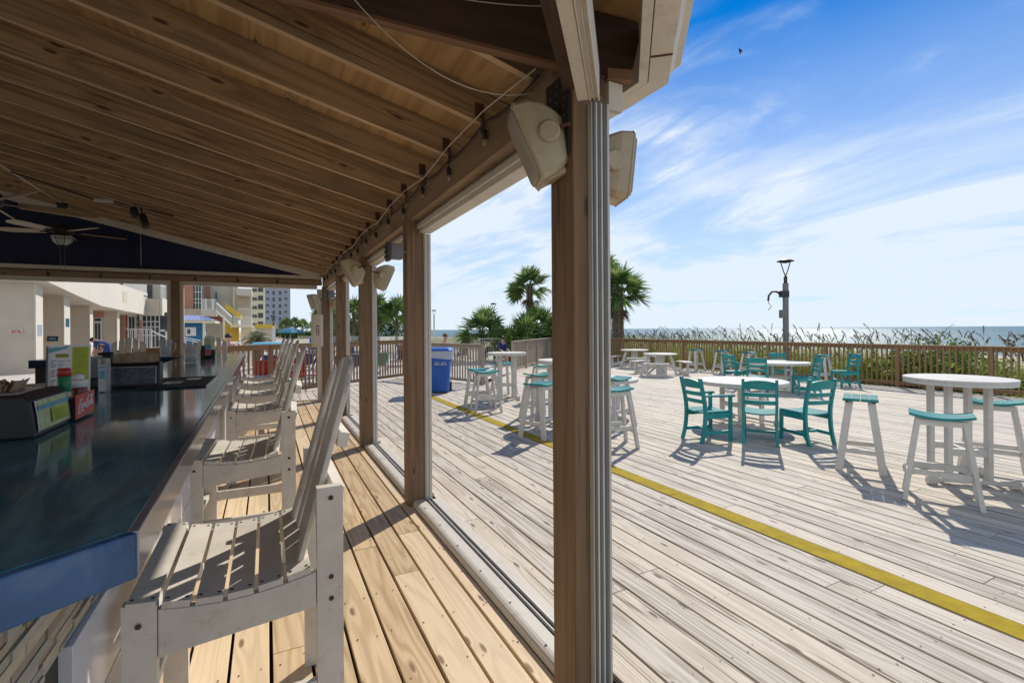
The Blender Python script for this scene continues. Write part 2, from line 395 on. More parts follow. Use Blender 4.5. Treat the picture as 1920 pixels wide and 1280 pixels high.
def deck_far(x):
    if x < -1.35: return 12.55
    if x < 4.45: return 12.55 + (x + 1.35) * (16.7 - 12.55) / 5.8
    if x < 5.75: return 16.7 - (x - 4.45) * 3.6 / 1.3
    if x < 8.4: return 13.1 + (x - 5.75) * 3.3 / 2.65
    if x < 14.2: return 16.4 + (x - 8.4) * 6.2 / 5.8
    return 22.6 - (x - 14.2) * 2.3 / 1.3
def planks(name, x0, x1, y0, far, mat, pitch, nails, zt=0., gap=.014):
    b = MB(); r = random.Random(len(name)); x = x0; k = 0
    while x < x1 - .02:
        w = min(pitch - gap - r.random() * .004, x1 - x)
        ya = y0; ye = far(x + pitch / 2)
        yb = ya + r.uniform(1.4, 5.4)
        while ya < ye:
            yb2 = min(yb, ye)
            dz = r.uniform(-.0025, .0)
            b.bb(x, x + w, ya, yb2 - .004, zt - .036, zt + dz, 1)
            ya = yb2; yb = yb2 + r.choice((3.66, 4.27, 4.88, 4.88))
        if nails:
            y = y0 + .2
            while y < min(ye, 9):
                for dx in (.03, w - .03):
                    if r.random() < .85:
                        cx, cy = x + dx + r.uniform(-.006, .006), y + r.uniform(-.02, .02)
                        s = r.uniform(.003, .0055); c2 = r.random() * 6
                        b.poly([(cx + s * math.cos(c2 + q * PI / 3), cy + s * 1.3 * math.sin(c2 + q * PI / 3), zt + .0012) for q in range(6)], 1)
                y += .406
        x += pitch; k += 1
    return tag(b.build(name, [mat, M['iron']], bevel=.0025), kind='structure')
planks('deck', 1.475, 15.5, -2.2, deck_far, M['deck_out'], .187, True)
planks('deck_end', -7.5, 1.46, 12.33, deck_far, M['deck_out'], .187, False)
planks('pavilion_floor', -3.1, 1.205, -1.2, lambda x: 12.2, M['deck_in'], .1835, True, .004)
b = MB(); b.bb(-9, 1.4, -2, 12.5, -.1, -.06); b.bb(1.4, 15.4, -2.5, 13, -.1, -.06); tag(b.build('deck_joists', M['grout']), kind='structure')
b = MB()
for k in range(5): b.bb(3.53, 3.705, -2.2 + k * 2.86, -2.2 + k * 2.86 + 2.853, .001, .0035, 1)
tag(b.build('yellow_stripe', M['yellow']), kind='structure')
b = MB(); b.bar((6.0, 13.9, POOLZ + .006), (8.2, 16.6, POOLZ + .006), .14, .006); b.bar((4.3, 18.0, POOLZ + .006), (6.0, 13.9, POOLZ + .006), .14, .006)
tag(b.build('yellow_step_edge', M['yellow']), kind='structure')

# ================================================================== railings
def railing(name, label, pts, h, mat, parts=100, capw=.14, bal=.125, group=None, split=True, post_every=2.0):
    t = thing(name, label, 'railing', (0, 0, 0), 0, group)
    cap = MB(); low = MB(); rest = MB(); bl = []
    for (p, q) in zip(pts[:-1], pts[1:]):
        p = Vector((*p, 0)); q = Vector((*q, 0)); L = (q - p).length; d = (q - p) / L; nrm = Vector((-d.y, d.x, 0))
        n = max(1, round(L / 4.5))
        for i in range(n):
            a, c = p + d * (L * i / n), p + d * (L * (i + 1) / n - .004)
            cap.bar(a + UP * (h - .019), c + UP * (h - .019), capw, .036)
            cap.bar(a + UP * (h - .09) + nrm * .0, c + UP * (h - .09), .04, .10)
            low.bar(a + UP * .10, c + UP * .10, .04, .09)
        m = max(1, round(L / post_every))
        for i in range(m + 1):
            pb = MB(); o = p + d * (L * i / m); pb.bar(o - UP * .05, o + UP * (h - .039), .092, .092, (d.x, d.y, 0)); bl.append(('post', pb, o))
        k = int(L / bal)
        for i in range(k):
            o = p + d * ((i + .5) * L / k)
            if min((o - (p + d * (L * j / m))).length for j in range(m + 1)) < .08: continue
            q2 = MB(); q2.bar(o + UP * .05 + nrm * .038, o + UP * (h - .045) + nrm * .038, .036, .036, (d.x, d.y, 0)); bl.append(('baluster', q2, o))
    cap.build('cap_rail', mat, t); low.build('bottom_rail', mat, t)
    bs = sorted([x for x in bl if x[0] == 'baluster'], key=lambda x: x[2].length)
    for x in bl:
        if x[0] == 'post': x[1].build('post', mat, t)
    for x in bs[:parts]: x[1].build('baluster', mat, t)
    if len(bs) > parts:
        r = MB()
        for x in bs[parts:]:
            o = len(r.v); r.v += x[1].v; r.f += [tuple(i + o for i in f) for f in x[1].f]; r.uv += x[1].uv; r.mi += x[1].mi; r.sm += x[1].sm
        tag(r.build('baluster_row', mat, t), kind='stuff')
    return t
railing('deck_railing', 'long brown wooden railing along the sea side of the deck before the dune grass', [(15.45, 1.2), (15.45, 20.3), (14.2, 22.6)], 1.17, M['rail'])
railing('deck_railing', 'grey wooden railing with close balusters running away beside the gate gap, behind the bar table', [(8.4, 16.4), (14.1, 22.5)], 1.2, M['rail_grey'], 40, bal=.11)
railing('deck_railing', 'short greyish wooden railing directly behind the blue wheeled bin', [(4.45, 16.7), (5.72, 13.15)], 1.22, M['rail_grey'])
railing('deck_railing', 'brown wooden railing beyond the far end of the bar, in front of the sun loungers', [(-2.72, 12.6), (-1.35, 12.6), (4.4, 16.72)], 1.31, M['rail'], 60)

# ================================================================== pavilion
PV = thing('bar_pavilion', 'open timber bar pavilion with brown rafters, square posts and navy gable panel', 'pavilion')
SL = .235
def zr(x): return 2.9 + SL * (1.28 - x)          # underside of the long slope's rafters
D2 = Vector((-.65, -.76, 0)); N2 = Vector((-.76, .65, 0))
CORN = Vector((1.25, 1.79, 0)); HIP = Vector((-.924, .383, 0)).normalized()
POSTY = [(1.70, 1.885), (4.43, 4.585), (6.95, 7.1), (9.48, 9.63), (12.05, 12.2)]
for i, (a, c) in enumerate(POSTY):
    b = MB(); b.bb(1.168, 1.325, a, c, 0, 2.68, 2); b.build('post', M['post'], PV, bevel=.006)
    b = MB()
    if i == 0:
        b.bb(1.240, 1.322, 1.668, 1.698, .02, 2.62); b.bb(1.256, 1.266, 1.66, 1.67, .02, 2.62); b.bb(1.284, 1.293, 1.66, 1.67, .02, 2.62); b.bb(1.314, 1.326, 1.655, 1.72, .02, 2.62)
    else:
        b.bb(1.327, 1.395, a - .012, a + .03, .05, 2.56); b.bb(1.336, 1.346, a - .024, a - .011, .05, 2.56); b.bb(1.368, 1.378, a - .024, a - .011, .05, 2.56); b.bb(1.327, 1.395, c - .03, c + .012, .05, 2.56)
    b.build('screen_track', M['alu'], PV, bevel=.002)
b = MB(); b.bb(1.2455, 1.2515, 1.660, 1.6675, .02, 2.62); b.bb(1.271, 1.280, 1.663, 1.6675, .02, 2.62); b.bb(1.299, 1.309, 1.663, 1.6675, .02, 2.62); b.build('track_groove', M['alu_dark'], PV)
for x in (-1.69, -5.2, -8.7):
    b = MB(); b.bb(x - .075, x + .075, 12.06, 12.2, 0, 2.71, 2); b.build('post', M['post'], PV, bevel=.006)
    b = MB(); b.bb(x - .145, x - .077, 12.1, 12.16, .02, 2.62); b.bb(x + .077, x + .145, 12.1, 12.16, .02, 2.62); b.build('screen_track', M['trim'], PV)
b = MB(); b.bb(1.06, 1.16, 12.12, 12.17, .02, 2.62); b.build('screen_track', M['trim'], PV)
# beams and the white screen headers beneath them
b = MB(); y = 1.9
for yy in (4.5, 7.02, 9.55, 12.25): b.bb(1.19, 1.29, y, yy - .004, 2.672, 2.885, 1); y = yy
b.build('beam', M['beam'], PV, bevel=.004)
b = MB(); a = CORN + D2 * .12; b.bar(a + UP * 2.79, a + D2 * 5 + UP * 2.79, .09, .23); b.build('beam', M['dark_beam'], PV)
b = MB()
for (a, c), (e, f) in zip(POSTY[:-1], POSTY[1:]): b.bb(1.287, 1.40, c + .002, e - .002, 2.565, 2.668); b.bb(1.262, 1.2855, c + .002, e - .002, 2.60, 2.64)
b.build('screen_header', M['trim'], PV, bevel=.005)
hb = Vector((1.1, 1.57, 0)); no = -N2
b = MB()
for o0, o1, z0, z1 in ((0, .045, 2.55, 2.66), (.047, .052, 2.545, 2.66), (.064, .068, 2.545, 2.66), (.080, .086, 2.54, 2.68)):
    c = hb + no * ((o0 + o1) / 2); b.bar(c + UP * (z0 + z1) / 2 + D2 * .0, c + D2 * 4.5 + UP * (z0 + z1) / 2, o1 - o0, z1 - z0)
b.build('screen_header', M['trim'], PV, bevel=.002)
b = MB(); c = hb + no * .066; b.bar(c + UP * 2.605, c + D2 * 4.5 + UP * 2.605, .03, .1); b.build('screen_track', M['alu'], PV)
# far beam, gable
b = MB(); b.bb(-9.5, 1.16, 12.1, 12.2, 2.712, 2.85, 0); b.build('beam', M['beam'], PV)
b = MB(); b.bb(-9.5, 1.16, 12.085, 12.2, 2.853, 2.925, 0); b.build('gable_sill', M['trim'], PV, bevel=.004)
b = MB(); b.bb(-9.5, 1.06, 12.09, 12.19, 2.62, 2.708, 0); b.build('screen_header', M['trim'], PV, bevel=.004)
b = MB(); b.prism([(1.0, 2.93), (-4.6, zr(-4.6) - .05), (-10.4, 2.93)], .03, Matrix(((1, 0, 0, 0), (0, 0, -1, 12.19), (0, 1, 0, 0), (0, 0, 0, 1)))); b.build('gable_panel', M['navy'], PV)
b = MB(); b.bar((1.1, 12.1, zr(1.1) - .03), (-4.6, 12.1, zr(-4.6) - .03), .05, .13); b.build('gable_trim', M['trim'], PV, bevel=.004)
b = MB()
for x in (-2.5, -5.5): b.bb(x - .04, x + .04, 12.14, 12.158, 2.93, zr(x) - .1)
b.build('gable_seam', M['navy'], PV)
b = MB(); b.tube([(-2.27, 12.1, zr(-2.27) - .12), (-2.26, 12.1, 3.0)], .005, 5); b.build('pull_cord', M['trim'], PV)
# rafters
for k in range(-1, 17):
    y = 2.729 + .604 * k
    t = (y - CORN.y) / HIP.y
    xe = max(-4.58, CORN.x + HIP.x * t + .03)
    x0 = 1.56
    b = MB(); b.bar((x0, y, zr(x0) + .095), (xe, y, zr(xe) + .095), .041, .19); b.mi = [0, 0, 0, 0, 1, 0]; b.build('rafter', [M['rafter'], M['rafter_lit_under']], PV)
    if y > 2.5 and k < 13:
        b = MB(); b.box((1.185, y - .03, 2.94), (.004, .05, .16)); b.box((1.165, y - .024, 2.99), (.05, .004, .09)); b.build('rafter_tie', M['rust'], PV)
for s in (.62, 1.22, 1.82, 2.42):
    a = CORN + D2 * s - N2 * .3; t = 0
    den = N2.x * HIP.y - N2.y * HIP.x
    w = CORN - a; t = (w.x * HIP.y - w.y * HIP.x) / den
    e = a + N2 * (t - .04)
    b = MB(); b.bar(a + UP * (zr(1.28) + .095 - .07), e + UP * (zr(1.28) + .095 - .07 + SL * (t - .04)), .04, .19); b.build('rafter', M['rafter'], PV)
b = MB(); a = CORN - HIP * .27; z0 = 2.80 - .217 * .27
b.bar(a + UP * (z0 + .15), CORN + HIP * 6.3 + UP * (2.80 + .217 * 6.3 + .15), .046, .27); b.build('hip_beam', M['dark_beam'], PV, bevel=.004)
b = MB(); b.bar(a + HIP * .30 + UP * (z0 + .217 * .30 + .006), CORN + HIP * 6.3 + UP * (2.80 + .217 * 6.3 + .006), .05, .016); b.build('hip_beam_edge', M['red_wood'], PV)
# roof skin: five slopes around the ridge point
AP = Vector((-4.6, 4.2)); EV = Vector((1.6, 1.7))
def zs(d): return zr(1.6) + .197 + SL * d
def slope(b, pts, ds):
    for off, mi in ((0, 0), (.03, 1)):
        q = [(p[0], p[1], zs(d) + off) for p, d in zip(pts, ds)]
        b.poly(q if mi == 0 else q[::-1], mi, [(p[1], p[0]) for p in q] if mi == 0 else None)
E1 = (EV.x + D2.x * 5.2, EV.y + D2.y * 5.2)
b = MB()
slope(b, [(1.6, 1.7), (1.6, 12.7), (-4.6, 12.7), (-4.6, 4.2)], [0, 0, 6.2, 6.2])
slope(b, [(1.6, 1.7), (-4.6, 4.2), E1], [0, 6.2, 0])
slope(b, [(-4.6, 4.2), (-4.6, 12.7), (-10.8, 12.7), (-10.8, 1.7)], [6.2, 6.2, 0, 0])
slope(b, [(-4.6, 4.2), (-10.8, 1.7), (-9.2 - E1[0], E1[1])], [6.2, 0, 0])
slope(b, [(-4.6, 4.2), (-9.2 - E1[0], E1[1]), E1], [6.2, 0, 0])
b.build('roof', [M['sheath'], M['lampgrey']], PV)
# eaves: fascia boards and gutters, mitred at the corner
EC = Vector((1.602, 1.712, 0)); NA = Vector((1, 0, 0)); NB = Vector((.76, -.65, 0)); MI = (NA + NB) / (1 + NA.dot(NB))
def eave(b, prof, mi=0):
    s = [(Vector((EC.x, 12.7, 0)), NA), (EC, MI), (EC + D2 * 5.2, NB)]
    b.rings([[p + n * x + UP * z for x, z in prof] for p, n in s], mi, False, True)
b = MB(); eave(b, [(-.045, 2.80), (-.045, 3.0), (-.004, 3.0), (-.004, 2.80)]); b.build('fascia', M['trim'], PV, bevel=.003)
b = MB(); eave(b, [(.0, 2.803), (.0, 2.92), (.006, 2.92), (.006, 2.81), (.088, 2.81), (.122, 2.885), (.15, 2.89), (.15, 2.903), (.112, 2.898), (.092, 2.803)]); b.build('gutter', M['trim'], PV, bevel=.002)
for s in (.22, 2.9):
    b = MB(); q = EC + D2 * s; b.bar(q + UP * 2.8015 + NB * .0, q + NB * .09 + UP * 2.8015, .012, .003); b.build('gutter_joint', M['rust'], PV)
b = MB(); b.bb(1.352, 1.43, 1.69, 1.72, 2.62, 2.745); b.build('trim_board', M['trim'], PV, bevel=.003)
b = MB(); b.bar((1.345, 1.70, 2.77), (1.455, 1.665, 2.77), .045, .045); b.build('tail_block', M['red_wood'], PV)
b = MB(); b.bb(1.156, 1.165, 1.72, 1.90, 2.40, 2.76)
for i in range(9):
    for j in range(3): b.box((1.154, 1.75 + j * .055, 2.43 + i * .037), (.004, .008, .008), mi=1)
b.build('hanger_bracket', [M['iron'], M['lampgrey']], PV)
# sill with screen track between the posts
for (a, c), (e, f) in zip(POSTY[:-1], POSTY[1:]):
    b = MB(); prof = [(1.208, .004), (1.212, .030)] + [(1.262 + .05 * math.cos(t), .030 + .026 * math.sin(t)) for t in (2.9, 2.5, 2.1, 1.75)] + [(1.312, .056), (1.312, .004)]
    y0, y1 = c + .003, e - .003
    b.rings([[Vector((x, y, z)) for x, z in prof] for y in (y0, y1)], 0, False)
    b.bb(1.392, 1.468, y0, y1, .004, .040); b.build('sill', M['trim'], PV, bevel=.002)
    b = MB(); b.bb(1.314, 1.39, y0, y1, .004, .036, mi=1)
    for x0 in (1.314, 1.347, 1.383): b.bb(x0, x0 + .006, y0, y1, .036, .054)
    r = random.Random(int(y0 * 10)); y = y0 + .2
    while y < y1: b.box((1.245 + r.random() * .02, y, .0575), (.01, .01, .004), mi=1); y += .42
    b.build('sill_track', [M['alu'], M['alu_dark']], PV)
b = MB(); b.bb(-.1, 1.2, 12.2, 12.3, .004, .03); b.build('sill', M['trim'], PV)
p = CORN + D2 * .12 - N2 * 0
b = MB(); c = p + no * .0; b.bar(c + UP * .022, c + D2 * 4.5 + UP * .022, .12, .04); b.build('sill', M['trim'], PV, bevel=.003)

# ================================================================== things fixed to the pavilion
def speaker(loc, ndir, label, group, k=1., knob=(0, 1, 0)):
    n = Vector(ndir).normalized(); s = UP.cross(n).normalized(); u = n.cross(s)
    t = thing('speaker', label, 'speaker', loc, 0, group)
    def sec(w, h, d, ch):
        pts = [(w, h - ch), (w - ch, h), (-w + ch, h), (-w, h - ch), (-w, -h + ch), (-w + ch, -h), (w - ch, -h), (w, -h + ch)]
        return [n * d + s * (x * k) + u * (y * k) for x, y in pts]
    b = MB(); b.rings([sec(.113, .188, .085 * k, .02), sec(.12, .195, .07 * k, .02), sec(.116, .188, .0, .02), sec(.10, .165, -.06 * k, .022), sec(.07, .12, -.115 * k, .022), sec(.045, .085, -.145 * k, .02)], sm=False)
    b.rings([sec(.125, .20, .078 * k, .022), sec(.125, .20, .066 * k, .022)], sm=False); b.rings([[q + u * (-.17 * k) for q in sec(.06, .03, z * k, .008)] for z in (.04, -.06)], sm=False)
    b.build('cabinet', M['speaker'], t, bevel=.01)
    b = MB(); b.rings([sec(.105, .178, .086 * k, .02), sec(.10, .172, .098 * k, .022), sec(.07, .13, .104 * k, .03)], sm=True); b.build('grille', M['grille'], t)
    for q in (-1, 1):
        b = MB(); c = s * (.108 * q * k) - n * .035 * k; b.lathe([(.04, -.012), (.046, -.01), (.046, .022), (.038, .028)], 24, c, Matrix((u, n, s * q)).transposed()); b.build('knob', M['speaker'], t)
    b = MB(); c = -n * .05 * k
    b.tube([c + s * .12 * k, c + s * .12 * k - n * .09 * k, c - n * .15 * k, c - s * .12 * k - n * .09 * k, c - s * .12 * k], .009, 6); b.build('yoke', M['rust'], t)
    return t
G_SP = 'cream outdoor speakers on the pavilion posts'
speaker((1.085, 1.845, 2.475), (-.87, .36, -.40), 'nearest cream speaker, on the inside of the foreground post under the rafters', G_SP, .88)
speaker((1.485, 1.83, 2.42), (.88, -.30, -.10), 'cream speaker on the outer side of the foreground post against blue sky', G_SP, .80)
speaker((1.06, 6.9, 2.46), (-.75, .1, -.4), 'cream speaker inside the second post behind the foreground one', G_SP)
speaker((1.5, 6.95, 2.41), (.8, -.1, -.35), 'cream speaker tilted outwards beyond the post beside the floodlight', G_SP, .95)
speaker((.98, 11.95, 2.33), (-.7, -.4, -.3), 'small far speaker inside the corner post at the end of the pavilion', G_SP, .9)
speaker((1.5, 11.9, 2.31), (.7, -.4, -.4), 'small far speaker seen between two distant posts', G_SP, .9)
def flood(loc, label, k=1.):
    t = thing('floodlight', label, 'floodlight', loc, 0, 'floodlights on the posts')
    b = MB(); b.bb(-.06, .06, -.05, .05, -.08, .06); b.build('housing', M['lampgrey'], t, bevel=.012)
    b = MB(); b.bb(-.085, -.058, -.055, .055, -.1, .07)
    for i in range(3):
        for j in range(2): b.lathe([(.012, 0), (.014, .012)], 8, (-.088, -.025 + j * .05, -.06 + i * .045), Matrix(((0, 0, -1), (0, 1, 0), (1, 0, 0))))
    b.build('lamp_face', M['dkgrey'], t)
    b = MB(); b.tube([(.05, 0, 0), (.12, 0, .0)], .015, 8); b.build('arm', M['lampgrey'], t)
flood((1.07, 4.45, 2.385), 'grey floodlight on the thick post left of the blue bin')
flood((1.07, 9.47, 2.33), 'small grey floodlight on a farther post')
# electric box on the corner post
t = thing('wall_box', 'beige box with a small dark framed label on the far corner post', 'box', (1.02, 11.93, 1.64))
b = MB(); b.prism([(-.145, -.04), (.105, -.04), (.105, .02), (.06, .075), (-.10, .075), (-.145, .02)], .74, Matrix.Translation((0, 0, -.36)) @ Matrix.Rotation(PI, 4, 'Z')); b.build('cover', M['cream'], t, bevel=.012)
b = MB(); b.bb(-.005, .055, -.081, -.0765, -.09, .13); b.build('label_plate', M['maroon'], t)
b = MB(); b.bb(.01, .04, -.084, -.0815, .05, .10); b.bb(.01, .04, -.084, -.0815, -.01, .025); b.bb(.01, .04, -.084, -.0815, -.07, -.03); b.build('label_mark', M['whitecloth'], t)
# string lights
def string_lights(label, pts, n, drop=.06):
    t = thing('string_lights', label, 'string lights')
    b = MB(); path = []; pts = [Vector(p) for p in pts]; bulbs = []
    for (p, q) in zip(pts[:-1], pts[1:]):
        for i in range(8):
            s = i / 8; path.append(p.lerp(q, s) - UP * (drop * 4 * s * (1 - s)))
        bulbs.append(q)
    path.append(pts[-1]); b.tube(path, .0065, 6); b.build('cord', M['black'], t)
    for q in bulbs[:n]:
        b = MB(); b.tube([q, q - UP * .05], .005, 6); b.lathe([(.010, -.05), (.016, -.055), (.017, -.10), (.012, -.105)], 10, q); b.build('socket', M['black'], t)
        b = MB(); b.lathe([(.008, -.105), (.013, -.115), (.016, -.127), (.012, -.14), (.003, -.146)], 12, q); b.build('bulb', M['bulb'], t)
string_lights('black string lights along the long beam under the rafter ends', [(1.165, 1.98 + .64 * i, 2.86 + (.03 if i % 2 else 0)) for i in range(17)], 16, .03)
string_lights('black string lights strung across the far end beam below the navy gable', [(1.0 - .78 * i, 12.07, 2.84) for i in range(13)], 12, .02)
b = MB(); pts = [Vector((1.13, 1.95 + .6 * i, 2.90 + (.02 if i % 3 else -.03))) for i in range(17)]; b.tube(pts, .004, 6)
tag(b.build('wire', M['trim']), 'pale cable running along the rafter ends above the string lights', 'cable')
def on_roof(x, y, off=0.):
    d = ray(x, y); t = (2.9 + off + SL * 1.28 - H) / (d.z + SL * d.x); return Vector((0, 0, H)) + d * t
b = MB()
def sag(p, q, s, n=14): p = Vector(p); q = Vector(q); return [p.lerp(q, i / n) - UP * (s * 4 * (i / n) * (1 - i / n)) for i in range(n + 1)]
hp = lambda t, o=0: CORN + HIP * t + UP * (2.80 + .217 * t + o) + Vector((-.05, -.08, 0))
b.tube(sag(hp(1.02, .1), (1.10, 1.93, 2.74), .16), .0028, 6)
b.tube(sag(hp(1.1, .16), hp(.15, .2), .05), .0022, 6)
tag(b.build('wire', M['trim']), 'thin pale wire drooping below the dark hip beam', 'cable')
b = MB(); p = on_roof(-60, 272, -.015); x0 = p.x; b.tube([(x0, p.y, zr(x0) - .015), (x0, 11.3, zr(x0) - .015)], .013, 8)
tag(b.build('conduit', M['trim']), 'white electrical conduit running under the rafters to the ceiling fan', 'conduit')
# fan
def fan(loc, label, r, a0, light=True, rod=.22, tilt=13):
    t = thing('ceiling_fan', label, 'ceiling fan', loc, a0, 'ceiling fans under the roof')
    b = MB(); b.lathe([(.03, rod + .20), (.085, rod + .19), (.07, rod + .10), (.02, rod + .08), (.02, .10), (.05, .09)], 20); b.build('downrod', M['iron'], t)
    b = MB(); b.lathe([(.04, .11), (.11, .09), (.16, .05), (.165, -.01), (.14, -.05), (.08, -.08), (.05, -.09)], 28); b.build('motor', M['iron'], t)
    for k in range(5):
        a = k * 2 * PI / 5; Mx = Matrix.Rotation(a, 4, 'Z') @ Matrix.Translation((0, 0, -.02)) @ Matrix.Rotation(rad(tilt), 4, 'X')
        b = MB(); L = r; w = .085 * r / .8
        b.prism([(.26, -w * .75), (L * .8, -w), (L * .95, -w * .8), (L, -w * .3), (L, w * .3), (L * .95, w * .8), (L * .8, w), (.26, w * .75)], .008, Mx); b.build('blade', M['fanblade'], t)
        b = MB(); b.bar(Mx @ Vector((.12, 0, -.006)), Mx @ Vector((.32, 0, -.006)), .05, .01); b.build('blade_iron', M['iron'], t)
    if light:
        b = MB(); b.lathe([(.155, -.10), (.15, -.15), (.12, -.21), (.075, -.245), (.0, -.255)], 24); g = b.build('lamp_shade', M['frost'], t)
        c = MB()
        for i in range(8): a = i * PI / 4; c.tube([(.165 * math.cos(a), .165 * math.sin(a), -.09), (.165 * math.cos(a), .165 * math.sin(a), -.155), (.13 * math.cos(a), .13 * math.sin(a), -.22), (.07 * math.cos(a), .07 * math.sin(a), -.265)], .005, 5)
        c.tube(arc_pts(.168, -.15), .005, 5); c.tube(arc_pts(.075, -.262), .006, 5); c.build('lamp_cage', M['iron'], t)
        c = MB()
        for x in (-.03, .03): c.tube([(x, 0, -.26), (x, 0, -.75)], .003, 4)
        c.build('pull_chain', M['lampgrey'], t)
    return t
def arc_pts(r, z): return [(r * math.cos(i * PI / 12), r * math.sin(i * PI / 12), z) for i in range(25)]
p = on_y(117, 433, 11.3); fan(p, 'ceiling fan with caged lamp in front of the navy gable panel', .92, .45, True, max(.1, zr(p.x) - p.z - .2))
p = on_y(-28, 374, 7.4); fan(p, 'ceiling fan cut off by the left edge, only two blade tips showing', .98, -.82, False, max(.1, zr(p.x) - p.z - .2), 34)
p = on_roof(262, 385, -.02)
t = thing('spotlight', 'black twin spotlight hanging from the rafters right of the ceiling fan', 'spotlight', p)
b = MB(); b.tube([(-.09, 0, .0), (.12, 0, -.03)], .022, 8); b.build('bracket', M['lampgrey'], t)
for (dx, dz, tx, tz) in ((-.07, -.10, .02, -.14), (.03, -.18, .06, -.22)):
    b = MB(); a = Vector((dx, -.02, dz + .05)); e = a + Vector((tx, -.05, tz)); b.tube([a, a.lerp(e, .15), a.lerp(e, .6), e], [.035, .05, .055, .045], 14); b.tube([(dx * .5, 0, -.01), a], .012, 6); b.build('lamp_head', M['black'], t)
q = on_roof(195, 376, -.03)
t = thing('junction_box', 'small white junction box on the dark conduit under the rafters', 'junction box', q)
b = MB(); b.bb(-.12, .12, -.03, .03, -.025, .02); b.build('box', M['frost'], t, bevel=.006)
b = MB(); e = on_roof(20, 322, -.02); b.tube([e - q, Vector((-.12, 0, 0))], .012, 6); b.tube([Vector((.12, 0, 0)), on_roof(325, 405, -.02) - q], .01, 6); b.build('conduit', M['iron'], t)
# ================================================================== bar counter
BT = 1.22
BAR = thing('bar_counter', 'long dark glossy bar counter with pale front panel and stone tiled corner', 'bar counter')
A0 = Vector((-.25, 1.29)); CD = Vector((-.17, -.125)).normalized(); A1 = A0 + CD * 3.2
A2 = Vector((-.375, 11.0))
nn = Vector((CD.y, -CD.x)); IS = A0 + Vector((-1, .507)) * .024
topo = [IS, A2 + Vector((-.024, 0)), Vector((-3.3, 11.0)), Vector((-3.3, 10.05)), Vector((-1.28, 10.05)), Vector((-1.22, 1.5)), A1 + Vector((-.2, .35)), A1 + nn * .024]
# top surface as a thin slab, edge as its own part
b = MB(); b.prism([(p.x, p.y) for p in topo[::-1]][::-1], .012, Matrix.Translation((0, 0, BT - .012))); b.build('countertop', M['top'], BAR)
b = MB(); b.bar((A0.x - .012, A0.y + .012, BT - .051), (A2.x - .012, A2.y, BT - .051), .0235, .098); b.build('long_edge', M['edge_clear'], BAR, bevel=.004)
b = MB(); q0 = A0 + nn * .0125; q1 = A1 + nn * .0125; b.bar((q0.x, q0.y, BT - .051), (q1.x, q1.y, BT - .051), .0265, .098); b.build('corner_edge', M['edge'], BAR, bevel=.005)
b = MB(); b.bb(-3.3, -1.3, 10.06, 10.09, BT - .13, BT - .014); b.bb(-1.25, -1.22, 1.6, 10.05, BT - .13, BT - .014); b.build('inner_edge', M['navy'], BAR)
b = MB(); b.bb(-3.3, -.4, 10.96, 10.99, BT - .11, BT - .014); b.build('far_edge', M['edge_clear'], BAR)
# under-structure
b = MB(); z0, z1 = .02, BT - .112
xf = -.45
b.bb(xf - .3, xf - .03, 1.2, 10.85, z0, z1); b.bb(-3.3, xf - .3, 10.3, 10.7, z0, z1); b.build('base', M['grout'], BAR)
b = MB(); zb = .845
for i in range(3):
    zz = z0 + .275 * i; y = 1.62 - (.3 if i % 2 else 0)
    while y < 10.8:
        b.bb(xf - .03, xf, max(y, 1.62), min(y + .596, 10.85), zz + .002, zz + .272); y += .6
b.build('front_panel', M['bartile'], BAR, bevel=.002)
b = MB(); r = random.Random(3); zz = zb
while zz < z1 - .012:
    h = min(r.choice((.012, .016, .022, .028, .018)), z1 - zz); y = .6 + r.uniform(-.2, 0)
    while y < 10.8:
        L = r.uniform(.07, .24) * (1 if y < 4 else 2.5); dp = r.uniform(.010, .020); b.bb(xf - .031, xf - .03 + dp, y, min(y + L - .004, 10.85), zz + .0008, zz + h - .0012); y += L
    zz += h
b.build('stone_tiles', M['tile'], BAR)
# back counter behind the bartender
t = thing('back_counter', 'pale wooden work counter behind the bar at the left edge', 'counter')
b = MB(); b.bb(-3.6, -2.25, 3.6, 7.6, 1.0, 1.05, 1); b.build('countertop', M['counterwood'], t, bevel=.006)
b = MB(); b.bb(-3.5, -2.4, 3.7, 7.5, .02, 1.0); b.build('cabinet', M['counterwood'], t)

